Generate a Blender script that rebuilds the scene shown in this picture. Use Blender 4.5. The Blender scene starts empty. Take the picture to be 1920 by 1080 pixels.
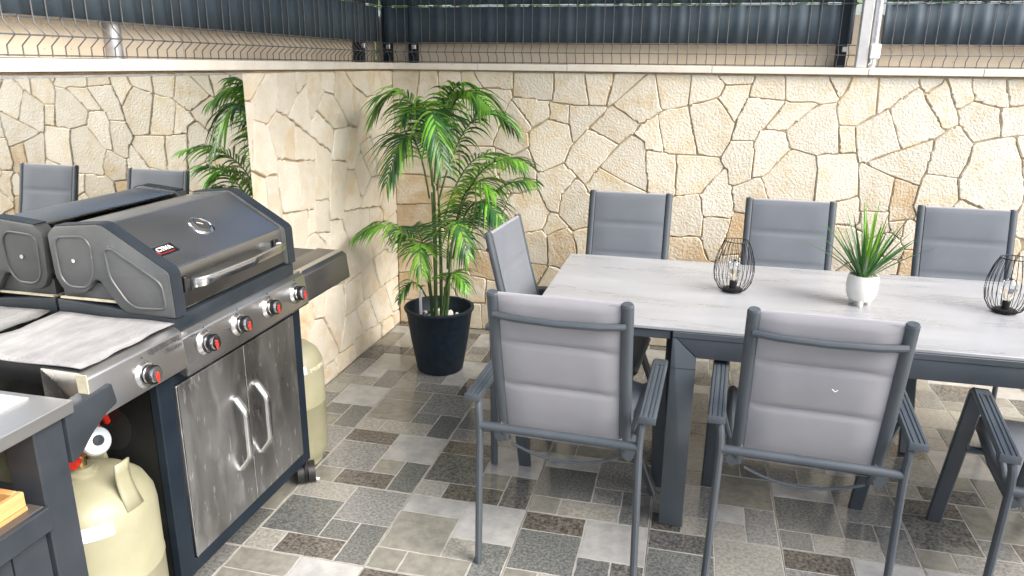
import bpy, bmesh, math, random
from mathutils import Vector, Matrix
R = math.radians
rnd = random.Random(11)
S = bpy.context.scene
COL = S.collection

# ---------------------------------------------------------------- camera
CAM_LOC = Vector((1.7171, -4.191, 1.5679))
PITCH, YAW, ROLL = R(16.6276), R(13.3094), R(0.6424)
F_PX = 1402.6
fwd = Vector((-math.sin(YAW)*math.cos(PITCH), math.cos(YAW)*math.cos(PITCH), -math.sin(PITCH)))
rt0 = Vector((math.cos(YAW), math.sin(YAW), 0)); up0 = rt0.cross(fwd)
rt = rt0*math.cos(ROLL) + up0*math.sin(ROLL); up = up0*math.cos(ROLL) - rt0*math.sin(ROLL)
cd = bpy.data.cameras.new('camera'); cam = bpy.data.objects.new('camera', cd); COL.objects.link(cam)
cd.sensor_width = 36; cd.lens = 36*F_PX/1920; cd.clip_start = .05; cd.clip_end = 2000
m = Matrix((rt, up, -fwd)).transposed().to_4x4(); m.translation = CAM_LOC
cam.matrix_world = m; S.camera = cam

# ---------------------------------------------------------------- light
SUN_AZ, SUN_EL = R(112), R(42)      # azimuth clockwise from +Y
w = bpy.data.worlds.new('World'); S.world = w; w.use_nodes = True
nt = w.node_tree; nt.nodes.clear()
sky = nt.nodes.new('ShaderNodeTexSky'); sky.sky_type = 'NISHITA'; sky.sun_disc = False
sky.sun_elevation = SUN_EL; sky.sun_rotation = SUN_AZ; sky.air_density = 1.0; sky.dust_density = 4.0; sky.ozone_density = 1.0
bg = nt.nodes.new('ShaderNodeBackground'); bg.inputs[1].default_value = 0.13
wo = nt.nodes.new('ShaderNodeOutputWorld'); nt.links.new(sky.outputs[0], bg.inputs[0]); nt.links.new(bg.outputs[0], wo.inputs[0])
sl = bpy.data.lights.new('sun', 'SUN'); sl.energy = 2.0; sl.angle = R(40); sl.color = (1, .97, .93)
so = bpy.data.objects.new('sun', sl); COL.objects.link(so); so.location = (4, -5, 8)
sd = Vector((math.sin(SUN_AZ)*math.cos(SUN_EL), math.cos(SUN_AZ)*math.cos(SUN_EL), math.sin(SUN_EL)))
so.rotation_euler = sd.to_track_quat('Z', 'Y').to_euler()
S.view_settings.view_transform = 'Standard'; S.view_settings.look = 'None'
S.view_settings.gamma = 1; S.view_settings.exposure = 1.40
S.view_settings.use_curve_mapping = False
S.render.engine = 'CYCLES'
S.cycles.max_bounces = 8; S.cycles.glossy_bounces = 5

# ---------------------------------------------------------------- materials
MATS = {}
def mat(name, c1, c2=None, rough=.5, metal=0, scale=8, detail=4, bump=0, bscale=60, rough2=None, coat=0,
        rand=0, stretch=(1, 1, 1), spec=.5, world=False, ramp=(.35, .65), spots=None, trans=0, sheen=0, bdist=.01, stain=None):
    """Principled surface: two colours mixed by noise, fine relief, optional dark pits and per-object brightness."""
    if name in MATS: return MATS[name]
    M = bpy.data.materials.new(name); M.use_nodes = True; t = M.node_tree; N = t.nodes; L = t.links
    p = N['Principled BSDF']
    p.inputs['Metallic'].default_value = metal; p.inputs['Roughness'].default_value = rough
    p.inputs['Specular IOR Level'].default_value = spec; p.inputs['Coat Weight'].default_value = coat
    p.inputs['Coat Roughness'].default_value = .05
    p.inputs['Transmission Weight'].default_value = trans
    p.inputs['Sheen Weight'].default_value = sheen
    co = N.new('ShaderNodeNewGeometry').outputs['Position'] if world else N.new('ShaderNodeTexCoord').outputs['Object']
    mp = N.new('ShaderNodeMapping'); mp.inputs['Scale'].default_value = stretch; L.new(co, mp.inputs[0])
    info = N.new('ShaderNodeObjectInfo')
    src = mp.outputs[0]
    c2 = c2 or c1
    n = N.new('ShaderNodeTexNoise'); n.inputs['Scale'].default_value = scale; n.inputs['Detail'].default_value = detail
    n.inputs['Roughness'].default_value = .62
    ad = N.new('ShaderNodeVectorMath'); ad.operation = 'ADD'; L.new(src, ad.inputs[0])
    rr = N.new('ShaderNodeCombineXYZ')
    ml = N.new('ShaderNodeMath'); ml.operation = 'MULTIPLY'; ml.inputs[1].default_value = 37.0; L.new(info.outputs['Random'], ml.inputs[0])
    L.new(ml.outputs[0], rr.inputs[0]); L.new(ml.outputs[0], rr.inputs[2]); L.new(rr.outputs[0], ad.inputs[1])
    vec = ad.outputs[0]
    L.new(vec, n.inputs['Vector'])
    mr = N.new('ShaderNodeMapRange'); mr.inputs[1].default_value = ramp[0]; mr.inputs[2].default_value = ramp[1]; L.new(n.outputs[0], mr.inputs[0])
    mx = N.new('ShaderNodeMix'); mx.data_type = 'RGBA'; mx.inputs[6].default_value = (*c1, 1); mx.inputs[7].default_value = (*c2, 1)
    L.new(mr.outputs[0], mx.inputs[0]); out = mx.outputs[2]
    if spots:
        sc, thr, colr = spots
        v = N.new('ShaderNodeTexNoise'); v.inputs['Scale'].default_value = sc; v.inputs['Detail'].default_value = 2; L.new(vec, v.inputs['Vector'])
        m2 = N.new('ShaderNodeMapRange'); m2.inputs[1].default_value = thr; m2.inputs[2].default_value = thr+.06; L.new(v.outputs[0], m2.inputs[0])
        x2 = N.new('ShaderNodeMix'); x2.data_type = 'RGBA'; x2.inputs[7].default_value = (*colr, 1); L.new(out, x2.inputs[6]); L.new(m2.outputs[0], x2.inputs[0]); out = x2.outputs[2]
    if stain:
        sc, lo, hi, colr = stain
        v = N.new('ShaderNodeTexNoise'); v.inputs['Scale'].default_value = sc; v.inputs['Detail'].default_value = 5; v.inputs['Distortion'].default_value = .6; L.new(vec, v.inputs['Vector'])
        m2 = N.new('ShaderNodeMapRange'); m2.inputs[1].default_value = lo; m2.inputs[2].default_value = hi; L.new(v.outputs[0], m2.inputs[0])
        x2 = N.new('ShaderNodeMix'); x2.data_type = 'RGBA'; x2.inputs[7].default_value = (*colr, 1); L.new(out, x2.inputs[6]); L.new(m2.outputs[0], x2.inputs[0]); out = x2.outputs[2]
    if rand:
        h = N.new('ShaderNodeHueSaturation'); a = N.new('ShaderNodeMapRange'); a.inputs[3].default_value = 1-rand; a.inputs[4].default_value = 1+rand
        L.new(info.outputs['Random'], a.inputs[0]); L.new(a.outputs[0], h.inputs['Value']); L.new(out, h.inputs['Color']); out = h.outputs[0]
    L.new(out, p.inputs['Base Color'])
    if rough2 is not None:
        a = N.new('ShaderNodeMapRange'); a.inputs[1].default_value = .35; a.inputs[2].default_value = .65; a.inputs[3].default_value = rough; a.inputs[4].default_value = rough2
        L.new(n.outputs[0], a.inputs[0]); L.new(a.outputs[0], p.inputs['Roughness'])
    if bump:
        b = N.new('ShaderNodeBump'); b.inputs['Strength'].default_value = bump; b.inputs['Distance'].default_value = bdist
        nb = N.new('ShaderNodeTexNoise'); nb.inputs['Scale'].default_value = bscale; nb.inputs['Detail'].default_value = 5; L.new(vec, nb.inputs['Vector'])
        L.new(nb.outputs[0], b.inputs['Height']); L.new(b.outputs[0], p.inputs['Normal'])
    MATS[name] = M
    return M

ANTH = mat('anthracite_paint', (.050, .062, .074), (.064, .077, .090), rough=.38, scale=5, bump=.03, bscale=300, rough2=.48)
ANTHD = mat('dark_navy_paint', (.006, .011, .018), (.010, .017, .026), rough=.42, scale=6, rough2=.55, spec=.22)
BLACK = mat('black_metal', (.006, .007, .008), (.011, .012, .013), rough=.45, spec=.25, scale=10)
FABB = mat('light_grey_sling_fabric', (.245, .247, .268), (.285, .287, .308), rough=.85, scale=3, bump=.25, bscale=700, sheen=.2, bdist=.002)
FABF = mat('slate_grey_sling_fabric', (.112, .128, .152), (.132, .148, .172), rough=.8, scale=3, bump=.25, bscale=700, sheen=.2, bdist=.002)
STEEL = mat('brushed_steel', (.56, .555, .55), (.74, .735, .725), rough=.24, rough2=.38, metal=1, scale=3, detail=2, stretch=(1, .4, 1), bump=.015, bscale=500, ramp=(.25, .75))
STEELD = mat('smudged_steel_door', (.40, .405, .415), (.56, .56, .565), rough=.27, rough2=.46, metal=1, scale=5, detail=4, stretch=(1, 1.6, .5), ramp=(.25, .75), stain=(11, .55, .78, (.82, .83, .84)), spots=(34, .655, (.88, .885, .89)))
LIDM = mat('lid_steel', (.34, .335, .33), (.50, .495, .485), rough=.22, rough2=.36, metal=1, scale=3, detail=2, stretch=(1, .4, 1), ramp=(.25, .75))
CHROME = mat('polished_steel', (.62, .62, .62), (.72, .72, .71), rough=.12, rough2=.22, metal=1, scale=12)
CAST = mat('cast_aluminium_grey', (.052, .057, .061), (.075, .08, .084), rough=.42, scale=7, bump=.05, bscale=250, spots=(40, .72, (.10, .104, .108)))
CASTD = mat('hood_edge_paint', (.016, .022, .029), (.025, .032, .040), rough=.35, scale=7, rough2=.45, spec=.35)
GALV = mat('galvanised_steel', (.45, .46, .48), (.62, .63, .65), rough=.35, rough2=.5, metal=.85, scale=30)
WIRE = mat('dark_wire', (.08, .085, .09), (.13, .13, .13), rough=.5, scale=40)
STRIP = mat('slate_pvc_strip', (.042, .062, .080), (.056, .078, .098), rough=.6, scale=2, rough2=.68, rand=.08, spec=.3)
COPE = mat('cream_coping_stone', (.68, .63, .55), (.76, .72, .64), rough=.7, scale=9, bump=.12, bscale=120, spots=(70, .72, (.35, .30, .24)), rand=.04)
PLAST = mat('beige_render', (.56, .48, .37), (.64, .56, .45), rough=.9, scale=4, bump=.4, bscale=180, spots=(60, .68, (.38, .30, .21)))
MORTAR = mat('wall_mortar', (.36, .275, .17), (.50, .40, .265), rough=.95, scale=14, bump=.6, bscale=120, world=True)
ST = [mat('cream_stone', (.585, .50, .355), (.71, .66, .55), rough=.85, scale=6, ramp=(.30, .52), detail=8, bump=.52, bscale=85, bdist=.010, rand=.09, spots=(48, .735, (.38, .28, .17)), stain=(8, .53, .78, (.64, .50, .29))),
      mat('white_stone', (.64, .585, .475), (.73, .69, .60), rough=.85, scale=8, detail=8, bump=.58, bscale=90, bdist=.010, rand=.07, spots=(60, .735, (.42, .36, .27)), stain=(7, .56, .80, (.64, .50, .30))),
      mat('golden_stone', (.56, .40, .22), (.66, .55, .39), rough=.85, scale=6, detail=8, bump=.62, bscale=75, bdist=.010, rand=.09, spots=(30, .71, (.40, .25, .11)), stain=(9, .46, .66, (.70, .62, .49)))]
def tilemat(n, a, b, sc, **k): return mat(n, a, b, rough=.06, rough2=.17, scale=sc, detail=9, bump=.05, bscale=110, bdist=.004, rand=.10, coat=.12, spec=.5, ramp=(.38, .62), **k)
TM = [tilemat('pale_tile', (.30, .305, .30), (.40, .40, .39), 14),
      tilemat('mid_grey_tile', (.125, .128, .124), (.265, .265, .255), 95),
      tilemat('dark_speckled_tile', (.045, .045, .043), (.165, .163, .155), 90),
      tilemat('brown_speckled_tile', (.050, .044, .037), (.17, .157, .138), 80),
      tilemat('blue_grey_tile', (.078, .083, .080), (.185, .19, .182), 110),
      tilemat('beige_tile', (.225, .22, .195), (.36, .35, .315), 85),
      tilemat('olive_grey_tile', (.175, .173, .15), (.24, .236, .205), 25)]
GROUT = mat('pale_grout', (.33, .325, .295), (.42, .415, .38), rough=.5, scale=30)
JOINT = mat('tile_joint', (.12, .115, .10), (.19, .18, .16), rough=.8, scale=40, world=True)
CERAM = mat('ceramic_table_top', (.245, .255, .27), (.365, .38, .40), rough=.25, rough2=.36, scale=5, detail=9, stretch=(.45, 2.0, 1), spec=.5, ramp=(.28, .72), stain=(2.2, .52, .85, (.26, .26, .265)))
POT = mat('dark_blue_black_plastic', (.007, .014, .024), (.013, .023, .035), rough=.55, spec=.25, scale=30, bump=.15, bscale=160)
WHITEC = mat('white_ceramic', (.70, .70, .64), (.76, .75, .70), rough=.45, scale=5)
PEB = mat('white_pebbles', (.62, .60, .54), (.74, .72, .67), rough=.7, scale=40)
LEAF = [mat('palm_leaf_mid', (.085, .23, .020), (.17, .35, .035), rough=.4, scale=5),
        mat('palm_leaf_dark', (.020, .085, .024), (.045, .145, .036), rough=.36, scale=5),
        mat('palm_leaf_bright', (.13, .42, .03), (.22, .52, .05), rough=.4, scale=5)]
STEM = mat('palm_stem', (.035, .095, .022), (.085, .13, .045), rough=.5, scale=25, stretch=(1, 1, .3))
SUC = [mat('agave_dark', (.018, .095, .015), (.06, .18, .03), rough=.4, scale=14), mat('agave_bright', (.13, .32, .02), (.22, .42, .045), rough=.4, scale=14)]
CREAMP = mat('cream_gas_paint', (.245, .238, .155), (.29, .283, .195), rough=.38, scale=6, rough2=.46, spots=(20, .74, (.28, .26, .17)))
PAPER = mat('paper_label', (.72, .73, .74), (.78, .78, .79), rough=.6, scale=10)
INK = mat('printed_ink', (.05, .05, .055), rough=.6)
BRASS = mat('brass', (.42, .30, .13), (.55, .42, .2), rough=.35, metal=1, scale=30)
REDP = mat('red_plastic', (.55, .02, .015), (.62, .035, .02), rough=.35, scale=9)
REDT = mat('red_print', (.60, .03, .03), rough=.4)
WHITET = mat('white_print', (.75, .72, .70), rough=.5)
GREYM = mat('regulator_grey', (.38, .42, .45), (.46, .50, .53), rough=.35, metal=.3, scale=14)
CLOTH = mat('grey_felt_mat', (.21, .21, .215), (.29, .29, .295), rough=.95, scale=28, detail=8, stretch=(1, .35, 1), bump=.5, bscale=260)
WOOD = mat('pale_wood', (.50, .27, .10), (.66, .40, .17), rough=.55, scale=9, stretch=(1, .2, 4), bump=.1, bscale=90)
BROWN = mat('dark_shelf_top', (.055, .050, .045), (.08, .073, .066), rough=.4, scale=5, rough2=.5)
GREASE = mat('pale_gasket', (.36, .33, .24), (.48, .45, .35), rough=.8, scale=40)
DARKGLASS = mat('gauge_face', (.02, .02, .022), (.05, .05, .05), rough=.15, scale=30)
RUB = mat('black_rubber', (.012, .012, .013), rough=.45)
WPLAS = mat('white_plastic', (.68, .69, .70), (.74, .74, .75), rough=.4, scale=10)
EARTH = mat('ground_earth', (.22, .22, .21), (.30, .30, .29), rough=.95, scale=.8, bump=.3, bscale=8, world=True)
HEDGE = mat('hedge_leaf', (.035, .085, .018), (.08, .15, .035), rough=.5, scale=3)
CARTP = mat('cart_paint', (.024, .030, .038), (.036, .043, .052), rough=.42, scale=6, rough2=.52, spec=.3)
GLASS = mat('clear_glass', (.95, .96, .97), rough=.03, trans=1)
MIRR = bpy.data.materials.new('mirror_silver'); MIRR.use_nodes = True
_p = MIRR.node_tree.nodes['Principled BSDF']; _p.inputs['Base Color'].default_value = (.80, .81, .79, 1); _p.inputs['Metallic'].default_value = 1; _p.inputs['Roughness'].default_value = .015

# ---------------------------------------------------------------- mesh helpers
class MB:
    def __init__(s): s.v = []; s.f = []
    def add(s, v, f):
        o = len(s.v); s.v += [tuple(p) for p in v]; s.f += [tuple(i+o for i in q) for q in f]; return s
    def box(s, x0, x1, y0, y1, z0, z1, b=0, seg=1, mtx=None):
        bm = bmesh.new(); bmesh.ops.create_cube(bm, size=1)
        for q in bm.verts: q.co = Vector(((x0+x1)/2+q.co.x*(x1-x0), (y0+y1)/2+q.co.y*(y1-y0), (z0+z1)/2+q.co.z*(z1-z0)))
        if b: bmesh.ops.bevel(bm, geom=bm.edges[:], offset=b, segments=seg, affect='EDGES', profile=.5)
        s.bm(bm, mtx); return s
    def bm(s, bm, mtx=None):
        bm.verts.index_update()
        s.add([(mtx @ q.co) if mtx else q.co for q in bm.verts], [[q.index for q in f.verts] for f in bm.faces]); bm.free(); return s
    def tube(s, pts, r, n=10, caps=True, sx=1, sy=1, ref=None):
        """sweep of an ellipse (r*sx across ref, r*sy along the other axis); r may be a list"""
        P = [Vector(p) for p in pts]; rs = r if isinstance(r, (list, tuple)) else [r]*len(P)
        V = []; prev = None
        for i, p in enumerate(P):
            d = ((P[i+1]-p).normalized() if i < len(P)-1 else Vector((0, 0, 0))) + ((p-P[i-1]).normalized() if i else Vector((0, 0, 0)))
            d.normalize()
            if ref is not None: a = Vector(ref); a = (a-d*a.dot(d)).normalized()
            elif prev is None:
                a = Vector((1, 0, 0)) if abs(d.x) < .8 else Vector((0, 1, 0)); a = (a-d*a.dot(d)).normalized()
            else: a = (prev-d*prev.dot(d)).normalized()
            prev = a; b = d.cross(a)
            for k in range(n):
                t = 2*math.pi*k/n
                V.append(p+a*(math.cos(t)*rs[i]*sx)+b*(math.sin(t)*rs[i]*sy))
        F = []
        for i in range(len(P)-1):
            for k in range(n): F.append((i*n+k, i*n+(k+1) % n, (i+1)*n+(k+1) % n, (i+1)*n+k))
        if caps: F.append(tuple(range(n-1, -1, -1))); F.append(tuple((len(P)-1)*n+k for k in range(n)))
        return s.add(V, F)
    def band(s, pts, wv, prof):
        """sweep of a polygon profile [(a,b)...]; a along wv, b along the path normal"""
        P = [Vector(p) for p in pts]; W = Vector(wv).normalized(); V = []; n = len(prof)
        for i, p in enumerate(P):
            d = ((P[i+1]-p).normalized() if i < len(P)-1 else Vector()) + ((p-P[i-1]).normalized() if i else Vector())
            d.normalize(); nb = W.cross(d).normalized()
            for a, b in prof: V.append(p+W*a+nb*b)
        F = [(i*n+k, i*n+(k+1) % n, (i+1)*n+(k+1) % n, (i+1)*n+k) for i in range(len(P)-1) for k in range(n)]
        F += [tuple(range(n-1, -1, -1)), tuple((len(P)-1)*n+k for k in range(n))]
        return s.add(V, F)
    def lathe(s, prof, n=32, c=(0, 0, 0), mtx=None):
        V = []; F = []
        for r, z in prof:
            for k in range(n):
                t = 2*math.pi*k/n; q = Vector((r*math.cos(t), r*math.sin(t), z))
                if mtx: q = mtx @ q
                V.append(q+Vector(c))
        for i in range(len(prof)-1):
            for k in range(n): F.append((i*n+k, i*n+(k+1) % n, (i+1)*n+(k+1) % n, (i+1)*n+k))
        if prof[0][0] > 1e-5: F.append(tuple(range(n-1, -1, -1)))
        if prof[-1][0] > 1e-5: F.append(tuple((len(prof)-1)*n+k for k in range(n)))
        return s.add(V, F)
    def prism(s, poly, axis, a0, a1, bev=0):
        """polygon in the other two axes extruded along axis"""
        def mk(u, v, a): return {'y': (u, a, v), 'x': (a, u, v), 'z': (u, v, a)}[axis]
        bm = bmesh.new(); vs = [bm.verts.new(mk(u, v, a0)) for u, v in poly]; f = bm.faces.new(vs)
        e = bmesh.ops.extrude_face_region(bm, geom=[f]); dv = Vector(mk(0, 0, a1-a0))
        bmesh.ops.translate(bm, verts=[q for q in e['geom'] if isinstance(q, bmesh.types.BMVert)], vec=dv)
        bmesh.ops.recalc_face_normals(bm, faces=bm.faces[:])
        if bev: bmesh.ops.bevel(bm, geom=bm.edges[:], offset=bev, segments=2, affect='EDGES', profile=.5)
        return s.bm(bm)

def fillet(pts, r, n=4):
    P = [Vector(p) for p in pts]; out = [P[0]]
    for i in range(1, len(P)-1):
        a = (P[i-1]-P[i]); b = (P[i+1]-P[i]); k = min(r, a.length*.49, b.length*.49)
        p0 = P[i]+a.normalized()*k; p1 = P[i]+b.normalized()*k
        for j in range(n+1):
            t = j/n; out.append(p0*(1-t)**2+P[i]*2*t*(1-t)+p1*t*t)
    return out+[P[-1]]
def filletc(poly, r, n=3):
    m_ = len(poly); out = []
    for i in range(m_):
        q = fillet([(*poly[i-1], 0), (*poly[i], 0), (*poly[(i+1) % m_], 0)], r, n)[1:-1]; out += [(p.x, p.y) for p in q]
    return out

def obj(name, mb, material, parent=None, smooth=35, origin=None):
    """links mb as one mesh; for a thing built in world coordinates the parent's location is taken off"""
    me = bpy.data.meshes.new(name)
    off = Vector((0, 0, 0))
    p = parent
    while p is not None: off += p.location; p = p.parent
    o_loc = Vector(origin)-off if origin is not None else Vector((0, 0, 0))
    tot = off+o_loc
    me.from_pydata([(v[0]-tot.x, v[1]-tot.y, v[2]-tot.z) for v in mb.v], [], mb.f)
    bm = bmesh.new(); bm.from_mesh(me); bmesh.ops.recalc_face_normals(bm, faces=bm.faces[:]); bm.to_mesh(me); bm.free()
    if smooth:
        me.polygons.foreach_set('use_smooth', [True]*len(me.polygons)); me.set_sharp_from_angle(angle=R(smooth))
    me.materials.append(material)
    o = bpy.data.objects.new(name, me); COL.objects.link(o); o.location = o_loc
    if parent: o.parent = parent
    return o
def tag(o, label, cat, group=None):
    o['label'] = label; o['category'] = cat
    if group: o['group'] = group
    return o
def thing(name, label, cat, loc=(0, 0, 0), group=None):
    o = bpy.data.objects.new(name, None); COL.objects.link(o); o.location = loc; o.empty_display_size = .1
    return tag(o, label, cat, group)
def struct(o): o['kind'] = 'structure'; return o
def copy_tree(o, parent=None):
    c = o.copy(); COL.objects.link(c); c.parent = parent
    for ch in [q for q in bpy.data.objects if q.parent is o and q is not c]: copy_tree(ch, c)
    return c
def text_mb(txt, size, ex, ux, org, depth=.0006, bold=0, align='LEFT', shear=0):
    """lettering as thin solid glyphs lying in the plane spanned by ex (reading direction) and ux (up)"""
    cu = bpy.data.curves.new('t', 'FONT'); cu.body = txt; cu.size = size; cu.extrude = depth; cu.offset = bold; cu.align_x = align; cu.shear = shear; cu.resolution_u = 3
    o = bpy.data.objects.new('t', cu); COL.objects.link(o)
    me = o.to_mesh(); ex = Vector(ex).normalized(); ux = Vector(ux).normalized(); nz = ex.cross(ux); O = Vector(org)
    mb = MB().add([O+ex*v.co.x+ux*v.co.y+nz*v.co.z for v in me.vertices], [tuple(p.vertices) for p in me.polygons])
    o.to_mesh_clear(); bpy.data.objects.remove(o); bpy.data.curves.remove(cu)
    return mb
def project(p):
    d = Vector(p)-CAM_LOC; z = d.dot(fwd)
    return (960+F_PX*d.dot(rt)/z, 540-F_PX*d.dot(up)/z, z)
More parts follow.
